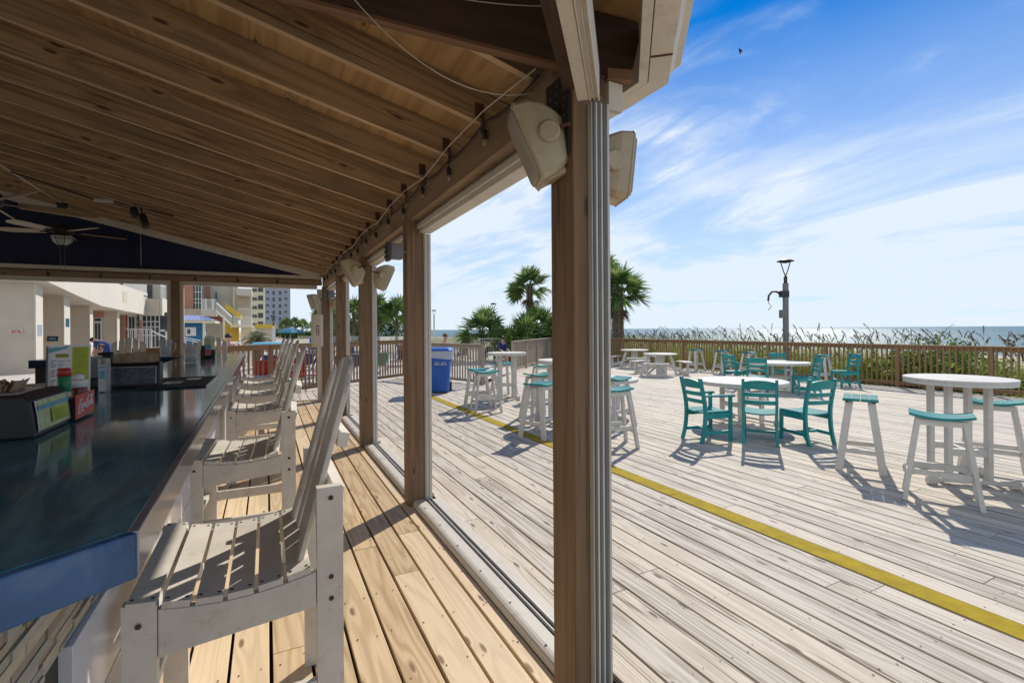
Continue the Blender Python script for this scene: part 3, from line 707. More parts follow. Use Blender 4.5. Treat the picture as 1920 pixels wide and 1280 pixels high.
# ---- bar top objects
def nap(loc, rz, label, pic, L, W, Hh, bag=True):
    t = thing('napkin_dispenser', label, 'napkin dispenser', loc, rz, 'napkin dispensers on the bar')
    # local x = along the picture face, -y = the side the picture faces
    prof = [(-W / 2 - .012, 0), (-W / 2 - .004, Hh * .5), (-W / 2 + .006, Hh * .86), (-W / 2 + .03, Hh), (W / 2 - .03, Hh), (W / 2 - .006, Hh * .86), (W / 2 + .004, Hh * .45), (W / 2 + .012, 0)]
    b = MB(); b.rings([[Vector((x, y, z)) for y, z in prof] for x in (-L / 2, -L / 2 + .012, L / 2 - .012, L / 2)], 0, False); b.build('case', M['black'], t, bevel=.014)
    b = MB(); n = 1
    s0 = Vector((0, -W / 2 - .0115, Hh * .14)); s1 = Vector((0, -W / 2 - .0065, Hh * .5)); s2 = Vector((0, -W / 2 + .003, Hh * .84))
    ou = Vector((0, -.003, .001))
    for p, q in ((s0, s1), (s1, s2)):
        b.poly([Vector((-L * .42, 0, 0)) + p + ou, Vector((L * .42, 0, 0)) + p + ou, Vector((L * .42, 0, 0)) + q + ou, Vector((-L * .42, 0, 0)) + q + ou])
    b.build('picture_card', pic, t)
    if pic == M['picgreen']:
        def on(u0, u1, v0, v1, k=1):
            f = lambda v: (s0.lerp(s1, v * 2) if v < .5 else s1.lerp(s2, v * 2 - 1)) + ou * (1.5 + k)
            vs = [v0] + ([.5] if v0 < .5 < v1 else []) + [v1]; q = MB()
            for p, r in zip(vs[:-1], vs[1:]): q.poly([f(p) + Vector((L * u0, 0, 0)), f(p) + Vector((L * u1, 0, 0)), f(r) + Vector((L * u1, 0, 0)), f(r) + Vector((L * u0, 0, 0))])
            return q
        on(-.42, .42, .66, .80).build('blue_band', M['skyblue'], t); on(-.1, .36, .12, .58).build('yellow_panel', M['lime'], t)
        q = on(.0, .3, .16, .19, 2)
        for k in range(4):
            e = on(-.02, .26 - .03 * k, .22 + .08 * k, .25 + .08 * k, 2); o = len(q.v); q.v += e.v; q.f += [tuple(i + o for i in f) for f in e.f]; q.uv += e.uv; q.mi += e.mi; q.sm += e.sm
        q.build('printed_lines', M['olive'], t)
    b = MB()
    for x in (-L * .43, L * .43): b.bar(s0 + Vector((x, -.004, 0)), s1 + Vector((x, -.004, 0)), .004, .003); b.bar(s1 + Vector((x, -.004, 0)), s2 + Vector((x, -.004, 0)), .004, .003)
    b.bar(s2 + Vector((-L * .43, -.004, 0)), s2 + Vector((L * .43, -.004, 0)), .004, .003); b.build('card_frame', M['steel'], t)
    b = MB(); b.bb(-L * .36, L * .36, -W * .2, W * .22, Hh - .002, Hh + .006); b.build('top_plate', M['steel'], t, bevel=.003)
    return t
def napkins(loc, rz, label, L, h, r0):
    b = MB(); r = random.Random(r0)
    for k in range(5):
        dx, dy, a = r.uniform(-.02, .02), (k - 2) * .014, r.uniform(-.18, .18)
        Mx = Matrix.Rotation(a, 3, 'Z'); n = 7; secs = []
        for i in range(n):
            x = (i / (n - 1) - .5) * L; y0 = .012 * math.sin(i * 1.9 + k) + dy; zt = h * (1 - .22 * abs(i / (n - 1) - .5)) + r.uniform(-.008, .008)
            secs.append([Mx @ Vector((x, y0 - .001, 0)) + Vector((dx, 0, 0)), Mx @ Vector((x, y0 + .012 * (k - 2), zt)) + Vector((dx, 0, 0)), Mx @ Vector((x, y0 + .012 * (k - 2) + .003, zt)) + Vector((dx, 0, 0)), Mx @ Vector((x, y0 + .002, 0)) + Vector((dx, 0, 0))])
        b.rings(secs, 0, False)
    o = b.build('napkins', M['kraft'], None, loc); o.rotation_euler = (0, 0, rz)
    return tag(o, label, 'napkins')
def facex(x, y, z): return (x, y, z)
nap((-.945, 2.80, BT), PI / 2, 'black napkin dispenser with green and blue card at the left edge of the bar', M['picgreen'], .40, .20, .178)
napkins((-1.0, 2.82, BT + .178), PI / 2 + .1, 'crumpled brown napkins on the dispenser at the left edge', .22, .045, 5)
nap((-.92, 4.72, BT), 0.04, 'black napkin dispenser with dark picture card beside the rubber bar mat', M['picdark'], .33, .19, .19)
napkins((-.92, 4.74, BT + .19), 0.04, 'neat brown napkins on the dispenser beside the bar mat', .26, .075, 8)
# caddy with the red script front
t = thing('condiment_caddy', 'black condiment caddy with red front in white script lettering', 'caddy', (-.87, 3.14, BT))
b = MB(); b.bb(-.075, .048, -.135, .135, .006, .012); b.bb(-.08, -.07, -.14, .14, .006, .115); b.bb(-.07, .048, -.14, -.132, .006, .115); b.bb(-.07, .048, .132, .14, .006, .115); b.bb(.04, .048, -.132, .132, .012, .115); b.build('tray', M['black'], t)
b = MB(); b.bb(.049, .054, -.138, .138, .012, .128); b.build('front_plate', M['cokered'], t, bevel=.001)
def script(b, strokes, x, y0, z0, sc, w):
    for st, ww in strokes:
        P = []; n = len(st)
        for i in range(n - 1):
            p0 = Vector(st[max(i - 1, 0)]); p1 = Vector(st[i]); p2 = Vector(st[i + 1]); p3 = Vector(st[min(i + 2, n - 1)])
            for k in range(5):
                u = k / 5; P.append(.5 * ((2 * p1) + (p2 - p0) * u + (2 * p0 - 5 * p1 + 4 * p2 - p3) * u * u + (3 * p1 - p0 - 3 * p2 + p3) * u ** 3))
        P.append(Vector(st[-1])); m = len(P)
        rr = [w * ww * (.55 + .45 * math.sin(PI * min(1, (i + .5) / m))) for i in range(m)]
        b.tube([(x, y0 + p.x * sc, z0 + p.y * sc * .60) for p in P], rr, 6)
def oval(cx, cy, rx, ry, sl=.25): return [(cx + rx * math.cos(a) + sl * ry * math.sin(a), cy + ry * math.sin(a)) for a in [PI * .5 + i * PI / 4 for i in range(9)]]
S = [([(2.35, 4.1), (2.6, 4.7), (2.3, 5.1), (1.7, 4.5), (1.0, 3.0), (.6, 1.6), (.75, .7), (1.4, .75), (2.1, 1.35), (2.8, 1.5), (3.5, 1.1)], 1.25),
     ([(2.2, 1.4), (2.9, 1.2), (3.4, 1.15)], 1.6),
     (oval(2.25, 2.75, .32, .72), 1.1), ([(3.55, 3.2), (3.4, 3.5), (3.05, 3.1), (2.85, 2.3), (3.1, 2.05), (3.5, 2.4)], 1.1),
     (oval(4.05, 2.75, .32, .72), 1.1), ([(4.5, 3.5), (4.3, 2.7), (4.35, 2.1), (4.75, 2.5)], 1.1),
     ([(6.3, 4.6), (5.9, 4.4), (5.3, 3.5), (4.95, 2.3), (5.2, 1.6), (5.8, 1.9), (6.1, 2.4)], 1.3),
     ([(5.4, 3.8), (5.9, 4.9), (6.6, 5.5), (7.3, 5.3), (7.6, 4.7), (8.0, 4.9), (8.6, 5.7), (8.9, 6.1)], 1.),
     (oval(6.45, 2.85, .32, .72), 1.1), ([(7.0, 2.3), (7.5, 3.6), (8.2, 5.2), (8.45, 5.5), (8.2, 4.6), (7.6, 3.0), (7.5, 2.2), (7.9, 2.4)], 1.),
     (oval(8.2, 2.9, .32, .70), 1.1), ([(8.65, 3.6), (8.45, 2.8), (8.5, 2.2), (8.85, 2.5)], 1.1)]
b = MB(); script(b, S, .0545, -.122, .024, .0262, .0021); b.build('lettering', M['whitecloth'], t)
t = thing('shaker', 'glass cheese shaker with green label and red lid in the caddy', 'shaker', (-.872, 3.05, BT + .012))
b = MB(); b.lathe([(.034, 0), (.036, .02), (.036, .09), (.024, .125), (.022, .15)], 24); b.build('jar', M['pizza'], t)
b = MB(); b.lathe([(.0225, .13), (.026, .135), (.026, .205), (.0235, .207)], 24); b.build('label_band', M['green'], t)
b = MB(); b.lathe([(.0235, .207), (.027, .210), (.026, .24), (.02, .245)], 24); b.build('lid', M['red'], t)
t = thing('sauce_bottle', 'white capped bottle of dark red sauce behind the red caddy front', 'bottle', (-.862, 3.21, BT + .012))
b = MB(); b.lathe([(.034, 0), (.036, .01), (.036, .13), (.034, .135)], 24); b.build('bottle', M['maroon'], t)
b = MB(); b.lathe([(.0365, .136), (.037, .165), (.03, .175)], 24); b.build('label_band', M['paper'], t)
b = MB(); b.lathe([(.022, .176), (.024, .178), (.022, .198), (.008, .205)], 20); b.build('cap', M['paper'], t)
t = thing('menu_holder', 'clear stand with white menu and lime green sheet behind the shaker', 'menu', (-.975, 3.47, BT), .05)
Mt = Matrix.Rotation(rad(-5), 3, 'X')
def tb(x0, x1, y0, y1, z0, z1): return (Mt @ Vector(((x0 + x1) / 2, (y0 + y1) / 2, (z0 + z1) / 2)), (x1 - x0, y1 - y0, z1 - z0), Mt)
b = MB(); b.box(*tb(-.094, -.089, -.012, .02, 0, .352)); b.bb(-.09, .09, -.04, .05, .0, .006); b.build('stand', M['dkgrey'], t)
b = MB(); b.box(*tb(-.089, .090, -.002, .002, .006, .362)); b.build('menu_sheet', M['paper'], t)
b = MB(); b.box(*tb(.012, .082, -.0045, -.003, .165, .350)); b.build('lime_sheet', M['lime'], t)
b = MB(); b.prism([(-.084, .318), (-.084, .345), (-.03, .350), (.0, .356), (-.02, .338)], .0015, Mt.to_4x4() @ Matrix(((1, 0, 0, 0), (0, 0, -1, -.003), (0, 1, 0, 0), (0, 0, 0, 1)))); b.build('blue_banner', M['skyblue'], t)
b = MB(); b.box(*tb(-.058, -.004, -.0045, -.003, .292, .312)); b.build('title_block', M['olive'], t)
b = MB(); r = random.Random(2)
for i in range(22):
    z = .272 - i * .0105
    if i % 5 == 4: continue
    b.box(*tb(-.076, -.076 + r.uniform(.010, .024), -.0045, -.003, z, z + .004)); b.box(*tb(-.046, -.046 + r.uniform(.012, .03), -.0045, -.003, z, z + .003))
    if i % 4 == 0: b.box(*tb(-.006, .003, -.0045, -.003, z, z + .004))
for i in range(14):
    if i in (5, 10): continue
    z = .335 - i * .0115; b.box(*tb(.022, .022 + r.uniform(.028, .052), -.0062, -.005, z, z + .003), mi=1)
b.build('printed_lines', [M['ink'], M['olive']], t)
# organiser with cups
t = thing('cup_organiser', 'clear drink organiser with blue side card between menu and dispenser', 'organiser', (-1.10, 4.42, BT))
b = MB(); b.bb(-.10, -.092, -.05, .05, 0, .22); b.bb(-.04, -.028, -.05, -.04, 0, .2); b.build('frame', M['black'], t)
b = MB(); b.bb(.035, .04, -.06, .06, 0, .24); b.bb(.075, .08, -.06, .06, 0, .24); b.bb(.04, .075, .05, .055, 0, .24); b.build('clear_panel', M['clear'], t)
b = MB(); b.bb(.04, .078, -.064, -.061, .01, .2); b.build('side_card', M['frost'], t)
b = MB(); b.bb(.045, .073, -.0665, -.0645, .10, .16); b.bb(.045, .073, -.0665, -.0645, .17, .19); b.build('blue_print', M['skyblue'], t)
t = thing('cup', 'stack of frosted plastic cups standing in the clear organiser', 'cup', (-1.13, 4.52, BT + .1)); b = MB(); b.lathe([(.03, 0), (.048, .15), (.05, .15), (.05, .155)], 20); b.build('cup_wall', M['frost'], t)
b = MB(); b.lathe([(.034, -.1), (.032, 0)], 14); b.build('pedestal', M['dkgrey'], t)
t = thing('cup', 'small black cup standing behind the clear organiser', 'cup', (-1.12, 4.78, BT)); b = MB(); b.lathe([(.04, 0), (.046, .235), (.05, .27), (.044, .27), (.04, .2)], 20); b.build('cup_wall', M['black'], t)
# rubber mat
t = thing('bar_mat', 'black ribbed rubber bar mat with pale logo blocks on the counter', 'bar mat', (-.64, 4.83, BT))
b = MB()
for x in (-.2, -.07, .07, .2): b.bb(x - .012, x + .012, -.45, .45, .001, .006)
for i in range(26):
    y = -.44 + i * .0352
    b.bb(-.215, .215, y, y + .017, .0065, .014)
b.bb(-.22, -.215, -.45, .45, .007, .016); b.bb(.215, .22, -.45, .45, .007, .016); b.build('rubber', M['black'], t)
b = MB(); b.bb(-.1, .02, -.2, .02, .0145, .0165); b.bb(.02, .12, .1, .28, .0145, .0165); b.build('logo_block', M['frost'], t)
b = MB(); b.bb(.221, .228, -.45, .45, .001, .012); b.build('edge_strip', M['steel'], t)
def pitcher(loc, label, r, h, straws, handle=False):
    t = thing('pitcher', label, 'pitcher', loc, 0, 'clear plastic pitchers on the bar')
    b = MB(); b.lathe([(r * .74, 0), (r * .76, .008), (r, h), (r * .96, h), (r * .73, .012)], 20); b.build('wall', M['clear'], t)
    b = MB(); rr = random.Random(int(h * 1000))
    b.lathe([(r * .1, .01), (r * .68, .012), (r * .66, .07), (r * .3, .085), (0, .07)], 10); b.build('utensil_heap', M['ink'], t)
    b = MB()
    for i in range(straws):
        a = rr.random() * 6.28; q = r * .55; b.tube([(q * .6 * math.cos(a), q * .6 * math.sin(a), .03), (q * 1.4 * math.cos(a + .3), q * 1.4 * math.sin(a + .3), h * rr.uniform(.85, 1.03))], .006, 5)
    b.build('straws', M['whitecloth'], t)
    if handle: b = MB(); b.tube([(r * .95, 0, h * .85), (r * 1.5, 0, h * .75), (r * 1.45, 0, h * .35), (r * .85, 0, h * .2)], .012, 8); b.build('handle', M['clear'], t)
pitcher((-.93, 7.86, BT), 'clear pitcher of white straws standing on the bar beside the black caddy', .095, .27, 9)
pitcher((-1.62, 10.5, BT), 'clear handled pitcher standing on the far wing of the bar', .10, .28, 5, True)
t = thing('condiment_caddy', 'small black caddy holding a colourful drinks card near the bar end', 'caddy', (-.86, 9.3, BT))
b = MB(); b.bb(-.1, .1, -.08, .08, 0, .13); b.lathe([(.05, .13), (.05, .2)], 12, (-.05, .02, 0)); b.build('tray', M['black'], t, bevel=.01)
b = MB(); b.bb(-.035, .05, -.088, -.082, .05, .36); b.build('card', M['frost'], t)
b = MB(); b.bb(-.03, .045, -.091, -.0885, .22, .32); b.build('green_panel', M['picgreen'], t)
b = MB(); b.bb(-.03, .045, -.091, -.0885, .13, .215); b.build('blue_panel', M['skyblue'], t)
b = MB(); b.bb(-.03, .045, -.091, -.0885, .06, .125); b.build('orange_panel', M['cokered'], t)

# ================================================================== furniture
def bar_chair(label, group):
    t = thing('bar_chair', label, 'bar chair', (0, 0, 0), 0, group)
    W = .355
    def seatz(x): u = (x + .33) / .6; return .795 - .045 * math.sin(PI * min(1, max(0, u * .95 + .02)))
    for s in (-1, 1):
        Mx = lambda y0: Matrix(((1, 0, 0, 0), (0, 0, 1, y0), (0, 1, 0, 0), (0, 0, 0, 1)))
        b = MB(); y0 = s * W - (.04 if s > 0 else 0)
        b.prism([(-.33, 0), (-.238, 0), (-.238, .775), (-.33, .79)], .04, Mx(y0), 0, 1)
        yb = s * (W + .002)
        for z in (.72, .30): b.lathe([(.009, 0), (.009, .003), (.004, .004)], 10, (-.285, yb - (.003 if s < 0 else -.0), z), Matrix(((1, 0, 0), (0, 0, s), (0, 1, 0))), 1)
        b.build('front_leg', [M['chairw'], M['rust']], t, bevel=.004)
        b = MB(); b.prism([(.238, 0), (.33, 0), (.33, 1.07), (.238, 1.07)], .04, Mx(y0), 0, 1)
        for z in (1.03, .74, .66, .33): b.lathe([(.009, 0), (.009, .003), (.004, .004)], 10, (.287, yb, z), Matrix(((1, 0, 0), (0, 0, s), (0, 1, 0))), 1)
        b.build('rear_post', [M['chairw'], M['rust']], t, bevel=.004)
        b = MB(); n = 10; up = [(-.236 + .472 * i / n, seatz(-.236 + .472 * i / n) - .016) for i in range(n + 1)]
        b.prism([(-.236, .60)] + [(.236, .64)] + up[::-1], .034, Mx(s * (W - .003) - (.034 if s > 0 else 0)))
        b.build('side_rail', M['chairw'], t, bevel=.003)
        b = MB(); b.bb(-.237, .237, s * (W - .004) - (.03 if s > 0 else 0), s * (W - .004) + (.03 if s < 0 else 0), .30, .37); b.build('stretcher', M['chairw'], t, bevel=.003)
    b = MB()
    for i in range(6):
        x = -.318 + i * .092; z = seatz(x + .04) ; sl = (seatz(x + .08) - seatz(x)) / .08
        Mr = Matrix.Rotation(-math.atan(sl) - (.10 if i == 0 else 0), 3, 'Y'); L = .70 if i else .715
        b.box((x + .038, 0, z - (.003 if i else .0)), (.078, L, .022), Mr, 1)
        for yy in (-L / 2 + .025, L / 2 - .025):
            for dx in (-.027, .027):
                c = Vector((x + .038, yy, z - (.003 if i else 0))) + Mr @ Vector((dx, 0, .0115)); b.lathe([(.006, 0), (.006, .0012)], 8, c, Mr, 1)
    b.build('seat', [M['chairw'], M['iron']], t, bevel=.004)
    # back: five arched slats leaning back
    lean = math.atan2(.205, .77); ax = Vector((math.sin(lean), 0, math.cos(lean))); nx = Vector((math.cos(lean), 0, -math.sin(lean)))
    o = Vector((.185, 0, .735)); b = MB()
    def top(y): return .83 - 1.75 * y * y if abs(y) < .29 else .6
    for k in range(5):
        yc = (k - 2) * .1125; w = .0435; n = 6
        poly = [(yc - w, 0), (yc + w, 0)] + [(yc + w - 2 * w * i / n, top(yc + w - 2 * w * i / n) - (.012 if i in (0, n) else 0)) for i in range(n + 1)]
        cz = .02 * ((k - 2) / 2) ** 2
        Mx = Matrix(((0, ax.x, nx.x, o.x - cz), (1, 0, 0, 0), (0, ax.z, nx.z, o.z), (0, 0, 0, 1)))
        b.prism(poly, .022, Mx, 0, 1)
    b.build('backrest', M['chairw'], t, bevel=.006)
    b = MB(); c = o + ax * .50 + nx * .04; b.bar(c + Vector((0, -.215, 0)), c + Vector((0, .215, 0)), .06, .04, nx); c = o + ax * .3 + nx * .05; b.bar(c + Vector((0, -.312, 0)), c + Vector((0, .312, 0)), .09, .045, nx); b.build('back_brace', M['chairw'], t, bevel=.004)
    b = MB(); b.bb(-.325, -.285, -.31, .31, .33, .37); b.bb(-.25, -.21, -.318, .318, .60, .70); b.build('foot_rest', M['chairw'], t, bevel=.003)
    b = MB(); b.bb(.16, .195, -.318, .318, .64, .73); b.bb(.29, .325, -.314, .314, .30, .36); b.build('rear_stretcher', M['chairw'], t, bevel=.003)
    return t
GC = 'white bar chairs along the bar'
c0 = bar_chair('nearest white slatted bar chair, filling the lower left foreground', GC); c0.location = (-.08, 2.24, .004)
for (x, y, rz, lab) in ((-.135, 4.14, -.04, 'second white bar chair from the foreground, in front of the thick post'), (-.07, 6.32, .02, 'third white bar chair along the bar, half hidden by the second'),
                        (-.06, 7.75, 0, 'fourth white bar chair along the bar, counting from the foreground'), (-.06, 9.2, .03, 'fifth white bar chair along the bar, near its far end'), (-.08, 10.5, 0, 'farthest white bar chair in the row, next to the bar end')):
    dup(c0, (x, y, .004), rz, lab, GC)
dup(c0, (-2.42, 11.5, .004), PI / 2, 'white bar chair with arched back beyond the far wing, left of the end post', 'white bar chairs behind the far wing')
dup(c0, (-1.02, 11.55, .004), PI / 2, 'white bar chair with arched back beyond the bar end, right of the end post', 'white bar chairs behind the far wing')

def stool(label, group):
    t = thing('bar_stool', label, 'bar stool', (0, 0, 0), 0, group)
    b = MB(); n = 4; W, D = .47, .34
    for k in range(n):
        y0 = -D / 2 + k * D / n + .002; y1 = y0 + D / n - .006; m = 8
        xs = [-W / 2 + W * i / m for i in range(m + 1)]; z = lambda x: .775 + .034 * (abs(x) / (W / 2)) ** 1.8
        b.rings([[Vector((x, y0, z(x))), Vector((x, y1, z(x))), Vector((x, y1, z(x) + .024)), Vector((x, y0, z(x) + .024))] for x in xs], 0, False)
    b.build('seat', M['teal_top'], t, bevel=.003)
    tops = {}
    for sx in (-1, 1):
        for sy in (-1, 1):
            b = MB(); p0 = Vector((sx * .27, sy * .205, 0)); p1 = Vector((sx * .165, sy * .105, .775)); b.bar(p0, p1, .038, .075, (0, 1, 0)); b.build('leg', M['white'], t, bevel=.004)
            tops[sx, sy] = (p0, p1)
    at = lambda k, f: tops[k][0].lerp(tops[k][1], f)
    for sy in (-1, 1): b = MB(); b.bar(at((-1, sy), .36), at((1, sy), .36), .03, .05); b.build('rung', M['white'], t)
    for sx in (-1, 1): b = MB(); b.bar(at((sx, -1), .30), at((sx, 1), .30), .03, .05); b.build('rung', M['white'], t)
    for sy in (-1, 1): b = MB(); b.bb(-.15, .15, sy * .13 - .015, sy * .13 + .015, .72, .774); b.build('seat_frame', M['white'], t)
    return t
def table(name, label, dia, h, group=None, leg=.17, foot=.40, n=9):
    t = thing(name, label, 'table', (0, 0, 0), 0, group); r = dia / 2
    b = MB()
    for k in range(n):
        x0 = -r + k * dia / n + .002; x1 = x0 + dia / n - .007
        m = 8; up = []; dn = []
        for i in range(m + 1):
            x = x0 + (x1 - x0) * i / m; y = math.sqrt(max(0, r * r - x * x)); up.append((x, y)); dn.append((x, -y))
        b.prism(dn + up[::-1], .026, Matrix.Translation((0, 0, h - .026)))
    b.build('tabletop', M['white'], t, bevel=.002)
    b = MB(); m = 40; b.rings([[Vector((q * math.cos(i * 2 * PI / m), q * math.sin(i * 2 * PI / m), z)) for i in range(m)] for q, z in ((r - .004, h - .027), (r - .004, h - .062), (r - .03, h - .062), (r - .03, h - .027))], 0, False, False)
    b.bb(-.05, .05, -r * .9, r * .9, h - .06, h - .028); b.build('apron', M['white'], t)
    for sx in (-1, 1):
        for sy in (-1, 1): b = MB(); b.bb(sx * leg - .043, sx * leg + .043, sy * leg - .022, sy * leg + .022, .02, h - .03); b.build('leg', M['white'], t, bevel=.006)
        b = MB(); y = foot; R0 = .045
        prof = [(-y, 0), (-y + .10, 0), (-y + .10, .03), (y - .10, .03), (y - .10, 0), (y, 0), (y, .05)] + arc(y - .045, .05, .045, 0, PI / 2, 4) + [(y - .12, .07), (-y + .12, .07)] + arc(-y + .045, .05, .045, PI / 2, PI, 4)
        for o in (-.07, .07): pass
        b.prism(prof, .04, Matrix(((0, 0, 1, sx * leg - .02 + sx * .072), (1, 0, 0, 0), (0, 1, 0, .003), (0, 0, 0, 1)))); b.build('foot', M['white'], t, bevel=.006)
        b = MB(); b.bb(sx * leg - .03, sx * leg + .03, -leg + .022, leg - .022, .30, .37); b.build('stretcher', M['white'], t)
    b = MB(); b.bb(-leg + .05, leg - .05, -.02, .02, .31, .36); b.build('stretcher', M['white'], t)
    return t
G_S = 'teal topped bar stools on the deck'; G_T = 'round white bar tables'
s0 = stool('teal topped white stool standing between the teal chairs and the right bar table', G_S); s0.location = (6.22, 3.17, 0); s0.rotation_euler.z = .47
cam_az = lambda x, y: math.atan2(x, y)
for (x, y, a, lab) in ((5.72, 2.22, -1.15, 'teal stool in front of the big right bar table, seat seen edge on'), (7.25, 2.35, -1.2, 'teal stool behind the big right bar table near the railing'), (6.45, 1.62, .3, 'teal stool cut off by the right edge of the photo'),
                       (4.04, 9.55, -.3, 'teal stool nearest the blue bin, back left of its table'), (3.92, 8.85, -.15, 'teal stool with its shadow on the yellow stripe, left of the bar table'), (5.25, 10.75, .1, 'teal stool behind the bar table by the gate gap'),
                       (5.75, 9.7, -.2, 'teal stool before the close grey balusters, right of the bar table by the gate'), (4.50, 7.75, .05, 'teal stool behind the larger one, left of the foreground post'), (3.76, 6.42, .55, 'large teal stool directly left of the foreground post'),
                       (5.25, 6.45, .2, 'upper of two teal stools peeping out right of the foreground post'), (4.35, 5.38, -.3, 'lower teal stool peeping out right of the foreground post'),
                       (14.9, 13.4, 0, 'far teal stool against the railing, leftmost of its row'), (14.9, 12.2, .1, 'far teal stool against the railing, left of the far teal chairs'), (14.85, 11.05, 0, 'far stool behind the two teal chairs at the distant table'), (14.85, 8.6, .2, 'far stool behind the single teal chair beside the railing')):
    dup(s0, (x, y, 0), a, lab, G_S)
t0 = table('bar_table', 'big round white bar table at the right edge with slatted top', .93, 1.1, G_T); t0.location = (6.63, 2.42, 0); t0.rotation_euler.z = .81
for (x, y, a, lab) in ((5.12, 10.3, -.35, 'tall round white bar table right of the blue bin'), (4.75, 7.26, .3, 'round white bar table whose left rim shows beside the foreground post')):
    dup(t0, (x, y, 0), a, lab, G_T)
d0 = table('dining_table', 'low round white slatted table with three teal chairs in front', 1.45, .74, 'low round dining tables', .22, .5, 13); d0.location = (7.35, 5.62, 0); d0.rotation_euler.z = -.05
dup(d0, (12.15, 8.15, 0), .3, 'low round white table with teal chairs close to the far railing', 'low round dining tables')
dup(d0, (5.9, 7.6, 0), .3, 'low round white table mostly hidden behind the foreground post', 'low round dining tables', .92)

def teal_chair(label, group, arms):
    t = thing('dining_chair', label, 'chair', (0, 0, 0), 0, group); W = .23
    Mx = lambda y0: Matrix(((1, 0, 0, 0), (0, 0, 1, y0), (0, 1, 0, 0), (0, 0, 0, 1)))
    for s in (-1, 1):
        y0 = s * W - (.038 if s > 0 else 0)
        b = MB(); cl = [(.285, 0), (.235, .18), (.215, .42), (.235, .62), (.305, .93)]
        def cr(u):
            i = min(int(u), 3); f = u - i; p = [Vector(cl[max(0, min(4, i + k))]) for k in (-1, 0, 1, 2)]
            return .5 * ((2 * p[1]) + (p[2] - p[0]) * f + (2 * p[0] - 5 * p[1] + 4 * p[2] - p[3]) * f * f + (3 * p[1] - p[0] - 3 * p[2] + p[3]) * f ** 3)
        pts = [cr(4 * i / 12) for i in range(13)]
        b.prism([(p.x - .026, p.y) for p in pts] + [(p.x + .026, p.y) for p in pts[::-1]], .038, Mx(y0)); b.build('rear_leg', M['teal'], t, bevel=.005)
        b = MB(); b.bb(-.245, -.195, y0, y0 + .038, 0, .66 if arms else .43, 2); b.build('front_leg', M['teal'], t, bevel=.005)
        b = MB(); b.bb(-.195, .195, y0 + .004, y0 + .034, .345, .425); b.build('side_rail', M['teal'], t, bevel=.003)
        b = MB(); b.bb(-.195, .21, y0 + .004, y0 + .034, .12, .165); b.build('stretcher', M['teal'], t)
        if arms:
            b = MB(); b.prism([(-.29, .655), (-.27, .645), (.21, .66), (.225, .685), (-.27, .68)], .055, Mx(y0 - .008)); b.build('armrest', M['teal_top'], t, bevel=.006)
    b = MB(); n = 6
    for k in range(n):
        x = -.245 + k * .079; zc = .435
        secs = []
        for i in range(9):
            y = -.225 + .45 * i / 8; dz = -.022 * (1 - (y / .225) ** 2) + (-.0 if k else .0)
            secs.append([Vector((x, y, zc + dz)), Vector((x + .070, y, zc + dz - .004)), Vector((x + .070, y, zc + dz + .016)), Vector((x, y, zc + dz + .020))])
        b.rings(secs, 0, False)
    b.build('seat', M['teal_top'], t, bevel=.002)
    b = MB()
    for z0, z1, xx, crown in ((.565, .625, .232, 0), (.675, .735, .256, 0), (.785, .885, .285, .03)):
        secs = []
        for i in range(9):
            y = -.193 + .386 * i / 8; cx = xx + .03 * (1 - (y / .193) ** 2) - .012; zt = z1 + crown * (1 - (y / .193) ** 2)
            secs.append([Vector((cx, y, z0)), Vector((cx + .02, y, z0)), Vector((cx + .02 + (zt - z0) * .22, y, zt)), Vector((cx + (zt - z0) * .22, y, zt))])
        b.rings(secs, 0, False)
    b.build('backrest', M['teal'], t, bevel=.003)
    b = MB(); b.bb(-.235, -.205, -.19, .19, .36, .42); b.bb(-.02, .02, -.195, .195, .125, .16); b.build('cross_rail', M['teal'], t)
    return t
G_D = 'teal dining chairs on the deck'
k0 = teal_chair('teal armchair on the left of the nearer low white table', G_D, True); k0.location = (5.83, 5.03, 0); k0.rotation_euler.z = 2.97
k1 = teal_chair('middle teal armless chair with its back to the viewer at the nearer table', G_D, False); k1.location = (6.40, 4.59, 0); k1.rotation_euler.z = -2.53
dup(k1, (6.97, 4.28, 0), -1.82, 'teal armless chair turned sideways on the right of the nearer table', G_D)
dup(k1, (11.0, 7.95, 0), -2.6, 'teal chair overlapping another on the left of the far low table', G_D)
dup(k0, (11.75, 9.15, 0), 3.0, 'teal chair farthest left at the far low table', G_D)
dup(k1, (13.2, 8.75, 0), 1.1, 'teal chair behind the far low table against the railing', G_D)
dup(k1, (11.75, 7.2, 0), -.7, 'teal chair side on at the right of the far low table', G_D)
dup(k1, (14.25, 7.65, 0), -.5, 'lone teal chair side on beside the far railing', G_D)

